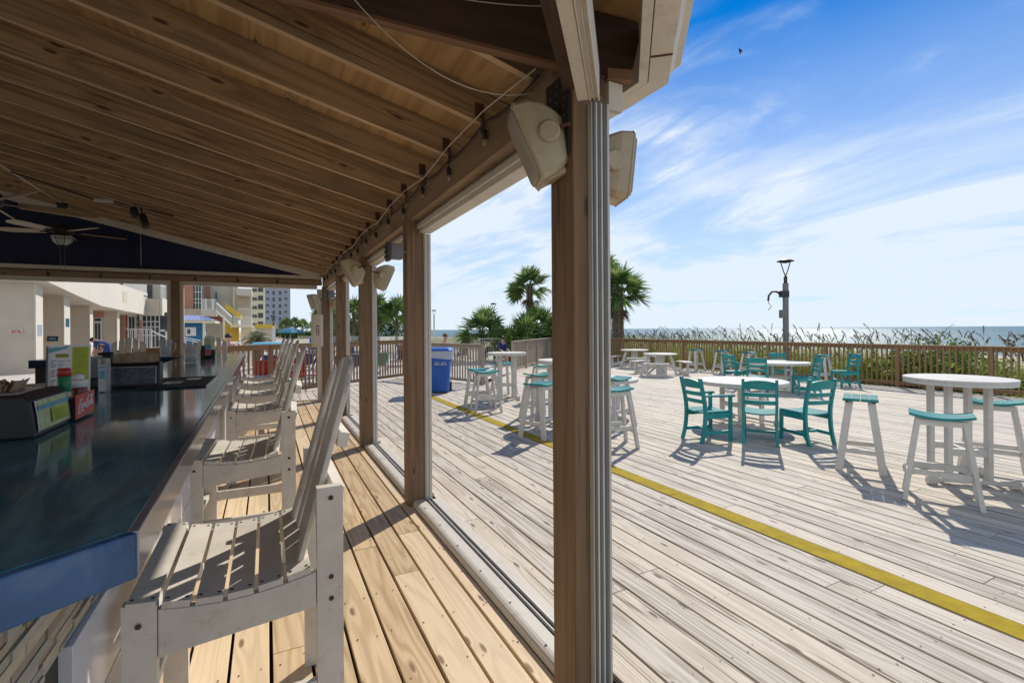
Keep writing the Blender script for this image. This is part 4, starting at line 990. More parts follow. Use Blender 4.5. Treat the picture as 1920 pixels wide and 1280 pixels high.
def picnic(label, group):
    t = thing('picnic_table', label, 'picnic table', (0, 0, 0), 0, group)
    b = MB(); m = 28; b.lathe([(0, .71), (.58, .71), (.585, .72), (.585, .745), (.575, .752), (0, .752)], m); b.build('tabletop', M['white'], t)
    b = MB(); b.lathe([(.15, 0), (.15, .71)], 8, sm=False); b.build('pedestal', M['white'], t)
    for k in range(3):
        a = k * 2 * PI / 3 + .5
        b = MB(); b.bar((.42 * math.cos(a), .42 * math.sin(a), .7), (.72 * math.cos(a), .72 * math.sin(a), .0), .05, .09); b.build('leg', M['white'], t)
        a += PI / 3; g = .46; b = MB()
        for r0, r1 in ((.78, .92), (.93, 1.08)):
            o = [(r1 * math.cos(a + g * q / 6), r1 * math.sin(a + g * q / 6)) for q in range(-6, 7)]; i = [(r0 * math.cos(a + g * q / 6), r0 * math.sin(a + g * q / 6)) for q in range(6, -7, -1)]
            b.prism(o + i, .035, Matrix.Translation((0, 0, .425)))
        b.build('bench', M['white'], t, bevel=.008)
        b = MB()
        for q in (-.34, .34):
            c = Vector((.93 * math.cos(a + q), .93 * math.sin(a + q), 0)); b.bar(c, c + UP * .425, .06, .06); b.bar(c + UP * .06, Vector((.15 * math.cos(a), .15 * math.sin(a), .4)), .04, .06)
        c0_, c1_ = [Vector((.93 * math.cos(a + q), .93 * math.sin(a + q), .04)) for q in (-.34, .34)]; b.bar(c0_, c1_, .05, .06); b.build('bench_frame', M['white'], t)
    return t
p0 = picnic('nearer round white picnic table with curved benches near the railing', 'round white picnic tables'); p0.location = (12.55, 12.9, 0); p0.rotation_euler.z = .15
dup(p0, (14.0, 15.9, 0), .5, 'farther round white picnic table, left of and behind the other', 'round white picnic tables')

# blue wheeled bin
t = thing('wheelie_bin', 'blue wheeled rubbish bin with clear liner standing beside the yellow stripe', 'bin', (4.07, 12.2, 0), -.42); t.scale = (1.13, 1.1, 1.1)
def rr(w, d, ch, z, yo=0): return [Vector((x, y + yo, z)) for x, y in ((w - ch, -d), (w, -d + ch), (w, d - ch), (w - ch, d), (-w + ch, d), (-w, d - ch), (-w, -d + ch), (-w + ch, -d))]
b = MB(); b.rings([rr(.225, .24, .05, .04), rr(.235, .26, .05, .3), rr(.262, .30, .05, .70), rr(.285, .325, .05, .76), rr(.305, .35, .05, .98)], 0, False); b.build('body', M['binblue'], t, bevel=.008)
b = MB(); b.rings([rr(.30, .345, .05, .985), rr(.325, .37, .05, .985), rr(.325, .37, .05, 1.015), rr(.30, .35, .05, 1.02)], 0, False)
b.rings([rr(.315, .36, .06, 1.02), rr(.30, .34, .07, 1.055), rr(.22, .26, .07, 1.075), rr(.20, .24, .07, 1.068)], 0, False); b.build('lid', M['binblue'], t, bevel=.006)
b = MB(); rr2 = random.Random(5)
lo = [p + Vector((0, 0, rr2.uniform(-.02, .02) - .06 * (p.x > 0))) for p in rr(.302, .35, .05, .86)]
b.rings([lo, rr(.316, .362, .05, .93), rr(.327, .374, .05, 1.0)], 0, False, False); b.build('liner', M['bag'], t)
for s in (-1, 1): b = MB(); b.lathe([(.03, -.03), (.13, -.03), (.135, 0), (.13, .03), (.03, .03)], 20, (s * .235, .22, .135), Matrix(((0, 0, 1), (0, 1, 0), (-1, 0, 0)))); b.build('wheel', M['black'], t)
b = MB(); b.tube([(-.25, .37, .98), (-.25, .44, 1.0), (.25, .44, 1.0), (.25, .37, .98)], .016, 8); b.build('handle', M['binblue'], t)
b = MB(); z = .70
def lt(x0, x1, za, zb): b.box(((x0 + x1) / 2, -.317, (za + zb) / 2), (x1 - x0, .012, zb - za))
for i in range(9):
    if i == 4: continue
    x = -.085 + i * .031; lt(x, x + .006, z, z + .05); lt(x, x + .02, z + .02 * (i % 2), z + .008 + .02 * (i % 2))
    if i % 3: lt(x + .015, x + .021, z, z + .03)
lt(-.085, .19, z - .022, z - .013); lt(.04, .06, z + .055, z + .085); lt(.02, .05, z + .075, z + .083)
b.build('logo_print', M['whitecloth'], t)
# ================================================================== vegetation
def fan_palm(name, label, loc, h, r, seed, group=None, nf=26, nl=22, trunk_r=.17, boots=0, dead=4, detail=1, skirt=True, lean=(0, 0)):
    rr = random.Random(seed); t = thing(name, label, 'palm tree', loc, 0, group)
    b = MB(); n = 14; prof = []
    P = [Vector((lean[0] * (i / n) ** 1.5, lean[1] * (i / n) ** 1.5, h * i / n)) for i in range(n + 1)]
    b.tube(P, [trunk_r * (1.25 - .35 * min(1, i / 4) + .12 * math.sin(i * 2.1) * (i > 2)) for i in range(n + 1)], 12)
    top = P[-1]
    tk = b.build('trunk', M['bark'], t)
    if boots:
        b = MB(); z = h * .18; k = 0
        while z < h * 1.0:
            f = z / h; o = Vector((lean[0] * f ** 1.5, lean[1] * f ** 1.5, z)); q = trunk_r * 1.0
            for s in range(7):
                a = s * 2 * PI / 7 + k * .45; d = Vector((math.cos(a), math.sin(a), 0)); sd = Vector((-d.y, d.x, 0)) * (1 if k % 2 else -1)
                p0 = o + d * q * .9; p1 = o + d * (q * 1.28) + UP * .13 + sd * .06; b.bar(p0, p1, .055, .02, d)
            z += .085; k += 1
        b.build('leaf_boots', M['boot'], tk)
    def frond(b, base, az, el, L, mat_i, droop, nlf):
        d = Vector((math.cos(az) * math.cos(el), math.sin(az) * math.cos(el), math.sin(el)))
        side = Vector((-math.sin(az), math.cos(az), 0)); pl = L * .52; pts = []
        for i in range(5): s = i / 4; pts.append(base + d * (pl * s) - UP * (droop * pl * .35 * s * s))
        b.bar(pts[0], pts[2], .03 * L, .012, mi=mat_i); b.bar(pts[2], pts[4], .022 * L, .01, mi=mat_i)
        hub = pts[4]; fd = (pts[4] - pts[3]).normalized(); side = Quaternion(fd, rr.gauss(0, .85)) @ side; up2 = side.cross(fd) * -1
        if up2.z < 0 and el > -.5: up2 = -up2
        for k in range(nlf):
            a = (k / (nlf - 1) - .5) * rad(rr.uniform(225, 240)); ll = L * .62 * (1 - .28 * (abs(a) / 2.1) ** 2) * rr.uniform(.88, 1.08)
            ld = (fd * math.cos(a) + side * math.sin(a)); w = .034 * L * (1.25 if detail < 1 else 1)
            ld = (ld + up2 * (.12 + .25 * abs(math.sin(a))) * rr.uniform(.5, 1.2)).normalized()
            m0 = hub + ld * ll * .5 - UP * (.05 * L * droop); tip = hub + ld * ll - UP * (L * droop * rr.uniform(.04, .24))
            wv = ld.cross(up2).normalized() * w
            b.poly([hub, m0 - wv, tip, m0 + wv], mat_i)
    b = MB()
    for i in range(nf):
        u = (i + .5) / nf; el = rad(82 - 94 * u ** .9 + rr.uniform(-9, 9)); az = i * 2.39996 + rr.uniform(-.25, .25)
        frond(b, top - UP * rr.uniform(0, .25) * r, az, el, r * rr.uniform(.85, 1.08), 0, .55 + .5 * u, nl)
    if dead:
        for i in range(dead):
            az = rr.random() * 6.28; frond(b, top - UP * r * .3, az, rad(-58 + rr.uniform(-14, 8)), r * rr.uniform(.45, .62), 1, 1.0, max(8, nl // 2))
    b.build('crown', [M['frond'], M['frond_dead']], t)
    return t
GP = 'palmettos beyond the deck'
fan_palm('palm_tree', 'tall palmetto with criss cross trunk just right of the foreground post', (17.2, 20.9, -.1), 3.95, 1.95, 3, GP, 21, 32, .30, 1, 7)
fan_palm('palm_tree', 'palmetto crown peeping out above the other, right of the foreground post', (19.0, 25.5, -.1), 5.6, 2.2, 11, GP, 18, 28, .2, 0, 4)
fan_palm('palm_tree', 'slender palmetto left of the foreground post, rising above the dark bushes', (15.2, 27.2, -.1), 4.65, 1.7, 5, GP, 18, 30, .17, 1, 6)
fan_palm('palm_tree', 'low bushy palmetto beside the thin lamp post, left of the dark shrubs', (11.1, 25.6, -.1), 1.75, 1.75, 8, GP, 19, 28, .2, 0, 2)
fan_palm('palm_tree', 'low spreading palmetto in the dark shrubs left of the foreground post', (13.0, 24.3, -.1), 1.3, 1.6, 9, GP, 24, 22, .2, 0, 2)
fan_palm('palm_tree', 'young palmetto with upright fronds close beside the foreground post', (14.6, 25.4, -.1), 2.1, 1.6, 14, GP, 22, 22, .2, 0, 2)
fp = fan_palm('palm_tree', 'distant palmetto seen between two posts, leftmost of the group by the white fence', (7.3, 47, -.1), 3.5, 1.8, 21, 'distant palmettos by the pool fence', 26, 16, .16, 0, 4, 0)
for (x, y, a, k, lab) in ((9.3, 45.8, 1.2, 1.12, 'full rounded distant palmetto in the middle of the group by the white fence'), (10.85, 45.0, 2.1, 1.05, 'distant palmetto with bare trunk, rightmost beside the thick post'), (5.4, 52, 2.6, 1.0, 'distant palmetto half hidden behind the posts at the pavilion end'), (6.9, 58, .6, .8, 'small distant palmetto farther back between two posts')):
    dup(fp, (x, y, -.1), a, lab, 'distant palmettos by the pool fence', k)
for i, (x, y, k, lab) in enumerate(((5.0, 150, 1.15, 'hazy tall palm in front of the grey tower, first of a row'), (7.2, 148, 1.2, 'hazy tall palm before the right side of the grey tower'), (9.2, 150, 1.1, 'hazy tall palm just right of the grey tower'), (11.6, 140, 1.0, 'hazy palm farther right of the grey tower'), (13.6, 135, 1.05, 'hazy palm left of the corner post box'))):
    dup(fp, (x, y, -.1), i * 1.3, lab, 'far palms near the grey tower', k)
def pindo():
    t = thing('feather_palm', 'squat feather palm with drooping dry fronds near the pool', 'palm tree', (-.42, 25.5, POOLZ)); rr = random.Random(4)
    b = MB(); b.tube([(0, 0, 0), (.03, 0, .5), (0, 0, 1.05), (0, 0, 1.35)], [.20, .17, .21, .12], 12); b.build('trunk', M['bark'], t)
    b = MB()
    for i in range(46):
        u = (i + .5) / 46; az = i * 2.4; el = rad(74 - 95 * u); L = 1.12 * rr.uniform(.85, 1.1); mi = 0 if u < .42 else 1
        d = Vector((math.cos(az) * math.cos(el), math.sin(az) * math.cos(el), math.sin(el))); side = Vector((-math.sin(az), math.cos(az), 0)); prev = Vector((0, 0, 1.3))
        for k in range(1, 12):
            s = k / 11; p = Vector((0, 0, 1.3)) + d * (L * s) - UP * (L * .85 * s * s * (.5 + u)); dr = (p - prev).normalized()
            b.bar(prev, p, .014, .01, mi=mi)
            for sg in (-1, 1):
                e = p + (side * sg * .8 + dr * .7 - UP * (.2 + .5 * u)).normalized() * (.30 * (1 - .5 * s)); w = dr * .02
                b.poly([p - w, p + w, e], mi)
            prev = p
    b.build('crown', [M['pindo'], M['frond_dead']], t)
pindo()
def bush(name, label, loc, rx, ry, rz, n, ls, mat, seed, cat='shrub', group=None, stems=True):
    rr = random.Random(seed); t = thing(name, label, cat, loc, 0, group)
    b = MB(); cl = []
    for i in range(max(7, n // 90)):
        a = rr.random() * 6.28; q = rr.random() ** .5; cl.append((Vector((rx * q * math.cos(a) * .8, ry * q * math.sin(a) * .8, rz * rr.uniform(.3, .88) * (1.1 - .5 * q))), rr.uniform(.22, .42)))
    for i in range(n):
        c, s = rr.choice(cl); v = Vector((rr.gauss(0, 1), rr.gauss(0, 1), rr.gauss(0, 1))).normalized() * rr.uniform(.6, 1.05)
        p = c + Vector((v.x * rx * s, v.y * ry * s, v.z * rz * s * .8))
        if p.z < .03: p.z = .03 + rr.random() * .2
        nrm = (v + Vector((rr.gauss(0, .6), rr.gauss(0, .6), rr.gauss(0, .6) + .5))).normalized(); a = nrm.orthogonal().normalized(); a = Quaternion(nrm, rr.random() * 6.28) @ a; c2 = nrm.cross(a); L = ls * rr.uniform(.6, 1.3)
        b.poly([p - a * L, p + c2 * L * .45, p + a * L, p - c2 * L * .45])
    b.build('foliage', mat, t)
    if stems:
        b = MB()
        for c, s in cl: b.tube([(c.x * .2, c.y * .2, 0), (c.x * .6, c.y * .6, c.z * .5), c], [.035, .025, .008], 5)
        b.build('stems', M['bark'], t)
    return t
bush('shrub', 'large dark rounded shrub left of the foreground post', (14.3, 22.9, -.15), 1.75, 1.3, 2.55, 4200, .085, M['leafdk'], 1)
bush('shrub', 'yellow green leafy shrub on top of the dark bushes beside the foreground post', (14.6, 22.4, .5), 1.1, 1.0, 2.3, 1700, .085, M['leaf'], 2)
bush('shrub', 'green shrub below the low palmettos behind the fence', (12.2, 23.4, -.15), 1.5, 1.0, 1.9, 2200, .08, M['leaf'], 6)
bush('shrub', 'bright green shrub rising above the railing near the right side', (17.0, 6.65, -.2), 1.2, 1.2, 1.72, 3200, .06, M['leaf'], 7)
bush('shrub', 'green bush at the foot of the palmetto right of the foreground post', (17.0, 22.4, -.15), .9, .9, 2.3, 1400, .07, M['leaf'], 8)
bush('shrub', 'low round hedge plant by the feather palm', (-1.35, 24.5, POOLZ), .6, .5, .62, 700, .05, M['leafdk'], 9)
bush('shrub', 'low hedge plant right of the white lamp pole', (1.3, 25.5, POOLZ), .9, .5, .6, 700, .05, M['leafdk'], 10)
for i, (x, y, rx, rz, lab) in enumerate(((13.5, 128, 4, 4.2, 'hazy broad tree left of the corner post box'), (20, 132, 5, 4.8, 'hazy broad tree behind the corner post'), (26, 120, 6, 4.6, 'hazy broad tree showing between the end posts'), (9.0, 60, 2.6, 2.6, 'dark bush clump between two posts behind the pool'), (6.5, 125, 7, 2.3, 'low dark tree line below the hazy palms'))):
    bush('tree', lab, (x, y, -.2), rx, 4, rz, 1500, .38 if y > 100 else .2, M['leafdk'], 20 + i, 'tree', 'far trees behind the pool')
# dune plants: stuff
def dune():
    rr = random.Random(12); b = MB()
    for i in range(15000):
        y = rr.uniform(1.0, 34); x = 15.72 + abs(rr.gauss(0, 1)) * 3.2 + rr.random() * .5
        if y < 9.5 and rr.random() < .55: continue
        z0 = -.22 + .35 * min(1, (x - 15.7) / 9); h = rr.uniform(.55, 1.25) * (1 if y > 9 else .8); a = rr.random() * 6.28; d = Vector((math.cos(a), math.sin(a), 0)); w = Vector((-d.y, d.x, 0)) * rr.uniform(.006, .013); bnd = rr.uniform(.05, .5) * h
        p = Vector((x, y, z0)); m = p + d * bnd * .35 + UP * h * .6; tip = p + d * bnd + UP * h * rr.uniform(.85, 1.)
        b.poly([p - w, p + w, m + w * .8, m - w * .8]); b.poly([m - w * .8, m + w * .8, tip])
    tag(b.build('dune_grass', M['grass']), kind='stuff')
    b = MB()
    for i in range(24000):
        y = rr.uniform(-.5, 13.5); x = 15.66 + abs(rr.gauss(0, 1)) * 2.6
        if y > 8.5 and rr.random() < .6: continue
        top = .55 + .35 * math.sin(y * 1.1) + .25 * math.sin(x * 2 + y * 2.3); z = -.2 + rr.random() ** .7 * max(.25, top) * min(1, (x - 15.45) / .6 + .3)
        nrm = Vector((rr.gauss(-.3, .5), rr.gauss(0, .5), 1)).normalized(); a = Quaternion(nrm, rr.random() * 6.28) @ nrm.orthogonal().normalized(); c = nrm.cross(a); L = rr.uniform(.045, .10); p = Vector((x, y, z))
        b.poly([p - a * L, p - a * L * .3 + c * L * .75, p + a * L, p - a * L * .3 - c * L * .75])
    tag(b.build('beach_vine', M['vine']), kind='stuff')
    b = MB()
    for i in range(1700):
        y = rr.uniform(-1, 48); x = 17.0 + rr.random() ** 1.3 * 15
        if rr.random() > .55 + .45 * math.sin(y * .9 + x * .5): continue
        z0 = -.1 + .3 * min(1, (x - 16) / 10); h = (rr.uniform(1.0, 1.65) if y > 10 else rr.uniform(.95, 1.45)) + (.45 if 13 < y < 24 and rr.random() < .25 else 0) + (.3 if rr.random() < .05 else 0)
        a = rr.gauss(2.6, 1.3); d = Vector((math.cos(a), math.sin(a), 0)); p = Vector((x, y, z0)); pts = []
        for k in range(6): s = k / 5; pts.append(p + UP * h * (s - .15 * s ** 4) + d * (h * .27 * s ** 3))
        for k in range(5): w = Vector((-d.y, d.x, 0)) * .006; b.poly([pts[k] - w, pts[k] + w, pts[k + 1] + w, pts[k + 1] - w], 1)
        for k in range(26):
            s = .66 + .34 * (k / 25); j = min(4, int(s * 5)); q = pts[j].lerp(pts[j + 1], s * 5 - j); o = (d * rr.uniform(-.1, 1) + Vector((rr.gauss(0, .5), rr.gauss(0, .5), -.7))).normalized(); L = rr.uniform(.05, .10); w = o.cross(UP).normalized() * .016
            b.poly([q - w, q + o * L * .5 - w * .9, q + o * L, q + o * L * .5 + w * .9, q + w])
    tag(b.build('sea_oats', [M['oat'], M['grass']]), kind='stuff')
    b = MB()
    for i in range(9000):
        y = rr.uniform(23, 70); x = 15.5 + rr.random() * 22; z0 = -.15 + .3 * min(1, (x - 16) / 10); h = rr.uniform(.4, 1.1); a = rr.random() * 6.28; d = Vector((math.cos(a), math.sin(a), 0)); w = Vector((-d.y, d.x, 0)) * .014; p = Vector((x, y, z0)); b.poly([p - w, p + w, p + d * h * .3 + UP * h])
    tag(b.build('dune_grass', M['grass']), kind='stuff')
dune()

# ================================================================== lamps, fences
def lamp(label, loc, h, k=1.0, extras=False, mat='lampgrey', rz=0):
    t = thing('street_lamp', label, 'street lamp', loc, rz, 'lamp posts beyond the deck')
    b = MB(); b.bb(-.075 * k, .075 * k, -.075 * k, .075 * k, 0, h - .85 * k); b.build('pole', M[mat], t, bevel=.01)
    b = MB(); b.lathe([(.06 * k, h - .86 * k), (.06 * k, h - .62 * k), (.02 * k, h - .58 * k)], 12); b.build('collar', M['lampblack'], t)
    b = MB()
    for s in (-1, 1): b.tube([(0, 0, h - .6 * k), (s * .06 * k, 0, h - .45 * k), (s * .17 * k, 0, h - .10 * k)], .02 * k, 6)
    b.build('fork', M['lampblack'], t)
    b = MB(); b.lathe([(.0, h - .13 * k), (.16 * k, h - .10 * k), (.29 * k, h - .06 * k), (.29 * k, h - .045 * k), (.14 * k, h + .01 * k), (.0, h + .02 * k)], 24); b.build('lamp_head', M['lampblack'], t)
    if extras:
        b = MB(); b.bb(-.19, .08, -.09, .09, h - 1.30, h - 1.08); b.build('junction_box', M['lampblack'], t)
        b = MB(); b.tube([(-.18, 0, h - 1.19), (-.32, 0, h - 1.10), (-.46, 0, h - 1.10), (-.58, 0, h - 1.24), (-.60, 0, h - 1.42)], .035, 8); b.tube([(-.60, 0, h - 1.42), (-.58, 0, h - 1.52), (-.48, 0, h - 1.60), (-.60, 0, h - 1.74)], .011, 5); b.build('broken_arm', M['lampblack'], t)
        b = MB(); b.bb(-.19, -.0, -.085, .085, h - 2.02, h - 1.74); b.build('meter_box', M['lampgrey'], t)
    return t
q = on_x(1474, 700, 16.1); lamp('grey square lamp post with broken side arm rising behind the far railing', (16.1, q.y, -.2), on_x(1474, 487, 16.1).z + .2, .95, True, 'lampgrey', -.5)
lamp('thin pale lamp post standing by the pool fence left of the low palmetto', (12.4, 38.5, -.15), 3.45, .75, False, 'fence')
lamp('thin pale lamp post rising through the low palmetto', (11.7, 25.2, -.15), 3.32, .7, False, 'fence')
lamp('white lamp pole behind the bar end, beside the feather palm', (.28, 24.5, POOLZ), 2.5, .55, False, 'whitecloth')
def metal_fence(label, pts, h, z0=POOLZ):
    t = thing('pool_fence', label, 'fence'); r = MB(); pk = MB()
    for p, q in zip(pts[:-1], pts[1:]):
        p = Vector((*p, z0)); q = Vector((*q, z0)); L = (q - p).length; d = (q - p) / L
        for z in (h, h - .18, .12): r.bar(p + UP * z, q + UP * z, .04, .035)
        m = max(1, round(L / 2.2))
        for i in range(m + 1): c = p + d * (L * i / m); b = MB(); b.bar(c, c + UP * (h + .05), .06, .06); b.build('post', M['fence'], t)
        k = int(L / .115)
        for i in range(k): c = p + d * (L * (i + .5) / k); pk.bar(c + UP * .12, c + UP * h, .018, .018)
    r.build('rails', M['fence'], t); pk.build('pickets', M['fence'], t)
metal_fence('cream metal picket fence along the far side of the pool area', [(2.5, 47), (9.8, 35.5), (10.4, 24.5)], 1.3)
metal_fence('short cream metal fence running from the shrubs to the grey railing', [(10.4, 24.3), (13.2, 23.2)], 1.3)
metal_fence('white metal fence in front of the hotel terrace beyond the bar', [(-4.2, 24.0), (-1.2, 26.5), (-.2, 30)], 1.15)

# ================================================================== loungers, towels, umbrella
def lounger(label, group):
    t = thing('sun_lounger', label, 'sun lounger', (0, 0, 0), 0, group)
    b = MB()
    for s in (-.3, .3): b.tube([(-1.0, s, .30), (.25, s, .30), (.85, s, .78)], .022, 6); b.tube([(.25, s, .30), (.9, s, .30)], .02, 6)
    b.tube([(-1.0, -.3, .3), (-1.0, .3, .3)], .022, 6); b.tube([(.85, -.3, .78), (.85, .3, .78)], .022, 6); b.build('frame', M['white'], t)
    b = MB(); b.poly([(-.97, -.28, .305), (.25, -.28, .29), (.25, .28, .29), (-.97, .28, .305)]); b.poly([(.25, -.28, .29), (.84, -.28, .77), (.84, .28, .77), (.25, .28, .29)]); b.build('sling', M['sling'], t)
    for x, s in ((-.85, -.3), (-.85, .3), (.6, -.3), (.6, .3)): b = MB(); b.tube([(x, s, .3), (x + (.05 if x > 0 else -.05), s, 0)], .022, 6); b.build('leg', M['white'], t)
    return t
GL = 'navy sun loungers on the pool deck'
l0 = lounger('navy sun lounger nearest behind the long brown railing', GL); l0.location = (1.6, 17.8, POOLZ); l0.rotation_euler.z = 1.2
rr = random.Random(31); LP = []
spots = []
for row, (y0, xs) in enumerate(((19.6, (0.2, 1.7, 3.1, 4.3)), (22.2, (-.2, 1.4, 2.9, 4.6, 6.1)), (25.6, (1.9, 3.6, 5.3, 7.0)), (29.2, (2.6, 4.4, 6.2, 8.0)))):
    for x in xs: spots.append((x, y0 + (x * .35), row))
rows = ('first', 'second', 'third', 'fourth')
for i, (x, y, row) in enumerate(spots):
    dup(l0, (x, y, POOLZ), 1.25 + rr.uniform(-.12, .12), 'navy sun lounger in the %s row behind the brown railing, %s' % (rows[row], ('at its left end', 'second from its left end', 'third from its left end', 'fourth from its left end', 'at its right end')[[s for s in spots if s[2] == row].index((x, y, row))]), GL)
dup(l0, (11.6, 26.0, POOLZ), .75, 'sun lounger draped with a red striped towel in the gate gap', GL)
dup(l0, (10.2, 26.6, POOLZ), .9, 'navy sun lounger in the gate gap, left of the striped towel', GL)
def towel(loc, rz, label, mat, cat='towel'):
    b = MB(); pr = [(-.4, .325), (.24, .312), (.86, .80), (.89, .79), (.90, .60)]
    for (x0, z0), (x1, z1) in zip(pr[:-1], pr[1:]):
        b.poly([(x0, -.31, z0), (x1, -.31, z1), (x1, .31, z1), (x0, .31, z0)], 0, [(x0 + z0, 0), (x1 + z1, 0), (x1 + z1, 1), (x0 + z0, 1)])
    o = b.build('towel', mat, None, loc); o.rotation_euler.z = rz; return tag(o, label, 'towel', 'towels on the loungers')
towel((11.6, 26.0, POOLZ), .75, 'red and white striped towel over the lounger in the gate gap', M['towel'])
towel((1.6, 17.8, POOLZ), 1.2, 'red and white striped towel behind the railing, left of the thick post', M['towel'])
towel((0.2, 19.67, POOLZ), 1.25, 'plain red towel on a lounger behind the brown railing', M['red'])
towel((4.3, 21.1, POOLZ), 1.25, 'bright green towel on a lounger between the posts', M['green'])
def pool_chair(loc, rz, label, mat, group):
    t = thing('pool_chair', label, 'chair', loc, rz, group)
    b = MB(); b.bb(-.3, .3, -.33, .33, .34, .40); b.bb(.24, .30, -.33, .33, .40, .62); b.build('frame', M['white'], t)
    for x in (-.27, .27):
        for y in (-.3, .3): b = MB(); b.bb(x - .03, x + .03, y - .03, y + .03, 0, .34); b.build('leg', M['white'], t)
    b = MB(); b.bb(-.28, .23, -.3, .3, .40, .50); b.build('seat_cushion', mat, t, bevel=.03)
    b = MB(); b.box((.26, 0, .72), (.13, .58, .46), Matrix.Rotation(.25, 3, 'Y')); b.build('back_cushion', mat, t, bevel=.04)
pool_chair((-.05, 15.6, POOLZ), 1.5, 'white chair with red cushions behind the brown railing, left one', M['red'], 'red cushioned chairs')
pool_chair((.75, 15.9, POOLZ), 1.5, 'white chair with red cushions behind the brown railing, right one', M['red'], 'red cushioned chairs')
pool_chair((2.05, 24.4, POOLZ + .5), 1.4, 'bright blue cushioned chair beside the pool, left of the corner post', M['blue_fabric'], None)
t = thing('umbrella', 'small blue sun umbrella open beyond the pool', 'umbrella', (2.0, 50, POOLZ))
b = MB(); b.tube([(0, 0, 0), (0, 0, 2.0)], .03, 8); b.build('pole', M['whitecloth'], t)
b = MB(); b.lathe([(1.3, 1.62), (1.25, 1.66), (.75, 1.92), (.0, 2.12)], 8, sm=False); b.build('canopy', M['umbrella'], t)
b = MB(); b.rings([[Vector((.6 * math.cos(a) * q, .28 * math.sin(a) * q, z)) for a in [i * PI / 8 for i in range(16)]] for q, z in ((.8, 0), (1, .08), (.97, .16), (.75, .2), (.68, .12))], 0)
o = b.build('pool_float', M['cyan'], None, (.05, 20.5, 1.02)); tag(o, 'light blue vinyl pool float lying on a low table beyond the railing', 'float')
t = thing('side_table', 'low pale table under the light blue float', 'table', (.05, 20.5, POOLZ)); b = MB(); b.bb(-.55, .55, -.3, .3, 1.12, 1.165); b.build('tabletop', M['whitecloth'], t)
for x in (-.5, .5): b = MB(); b.bb(x - .03, x + .03, -.25, .25, 0, 1.12); b.build('leg', M['whitecloth'], t)

# ================================================================== people
def person(loc, rz, label, J, skin, clothes, hair, k=1., hatm=None):
    """J: joint positions; one continuous skinned body, clothing and hair as children"""
    t = thing('person', label, 'person', loc, rz)
    def skinned(name, pts, edges, radii, mat, par):
        me = bpy.data.meshes.new(name); me.from_pydata([Vector(p) * k for p in pts], edges, []); me.materials.append(mat)
        o = bpy.data.objects.new(name, me); COL.objects.link(o); o.parent = par
        m = o.modifiers.new('skin', 'SKIN'); m.use_smooth_shade = True
        for i, r in enumerate(radii): me.skin_vertices[0].data[i].radius = (r * k, r * k)
        me.skin_vertices[0].data[0].use_root = True
        o.modifiers.new('sub', 'SUBSURF').levels = 2; o.modifiers[-1].render_levels = 2
        return o
    names = list(J); idx = {n: i for i, n in enumerate(names)}
    RAD = dict(pelvis=.125, waist=.115, chest=.14, neck=.055, chin=.075, head=.098, top=.06, sL=.07, eL=.042, wL=.03, hL=.035, fL=.018, sR=.07, eR=.042, wR=.03, hR=.035, fR=.018, kL=.06, aL=.042, tL=.035, kR=.06, aR=.042, tR=.035, pL=.085, pR=.085)
    E = [('pelvis', 'waist'), ('waist', 'chest'), ('chest', 'neck'), ('neck', 'chin'), ('chin', 'head'), ('head', 'top'), ('chest', 'sL'), ('sL', 'eL'), ('eL', 'wL'), ('wL', 'hL'), ('hL', 'fL'), ('chest', 'sR'), ('sR', 'eR'), ('eR', 'wR'), ('wR', 'hR'), ('hR', 'fR'), ('pelvis', 'pL'), ('pL', 'kL'), ('kL', 'aL'), ('aL', 'tL'), ('pelvis', 'pR'), ('pR', 'kR'), ('kR', 'aR'), ('aR', 'tR')]
    skinned('body', [J[n] for n in names], [(idx[a], idx[b]) for a, b in E], [RAD[n] for n in names], skin, t)
    def sub(nm, ns, es, grow, mat):
        ii = {n: i for i, n in enumerate(ns)}; return skinned(nm, [J[n] for n in ns], [(ii[a], ii[b]) for a, b in es], [RAD[n] + grow for n in ns], mat, t)
    if 'shirt' in clothes: sub('shirt', ['pelvis', 'waist', 'chest', 'sL', 'eL', 'sR', 'eR'], [('pelvis', 'waist'), ('waist', 'chest'), ('chest', 'sL'), ('sL', 'eL'), ('chest', 'sR'), ('sR', 'eR')], .02, clothes['shirt'])
    if 'shorts' in clothes: sub('shorts', ['pelvis', 'pL', 'kL', 'pR', 'kR'], [('pelvis', 'pL'), ('pL', 'kL'), ('pelvis', 'pR'), ('pR', 'kR')], .022, clothes['shorts'])
    b = MB(); h = Vector(J['head']) * k; d = (Vector(J['top']) - Vector(J['chin'])).normalized()
    q = d.to_track_quat('Z', 'Y').to_matrix(); b.lathe([(.107 * k, -.02 * k), (.112 * k, .03 * k), (.10 * k, .075 * k), (.06 * k, .12 * k), (.0, .135 * k)], 16, h - Vector((0, -.012 * k, 0)), q)
    if hatm: b.lathe([(.13 * k, .02 * k), (.19 * k, .012 * k), (.13 * k, .03 * k)], 16, h - Vector((0, .04 * k, 0)), q)
    b.build('cap' if hatm else 'hair', hatm or hair, t)
    b = MB(); b.lathe([(.012 * k, 0), (.016 * k, .01 * k), (.004 * k, .028 * k)], 8, h + Vector((0, -.098 * k, -.02 * k)), Matrix.Rotation(PI / 2, 3, 'X')); b.build('nose', skin, t)
    return t
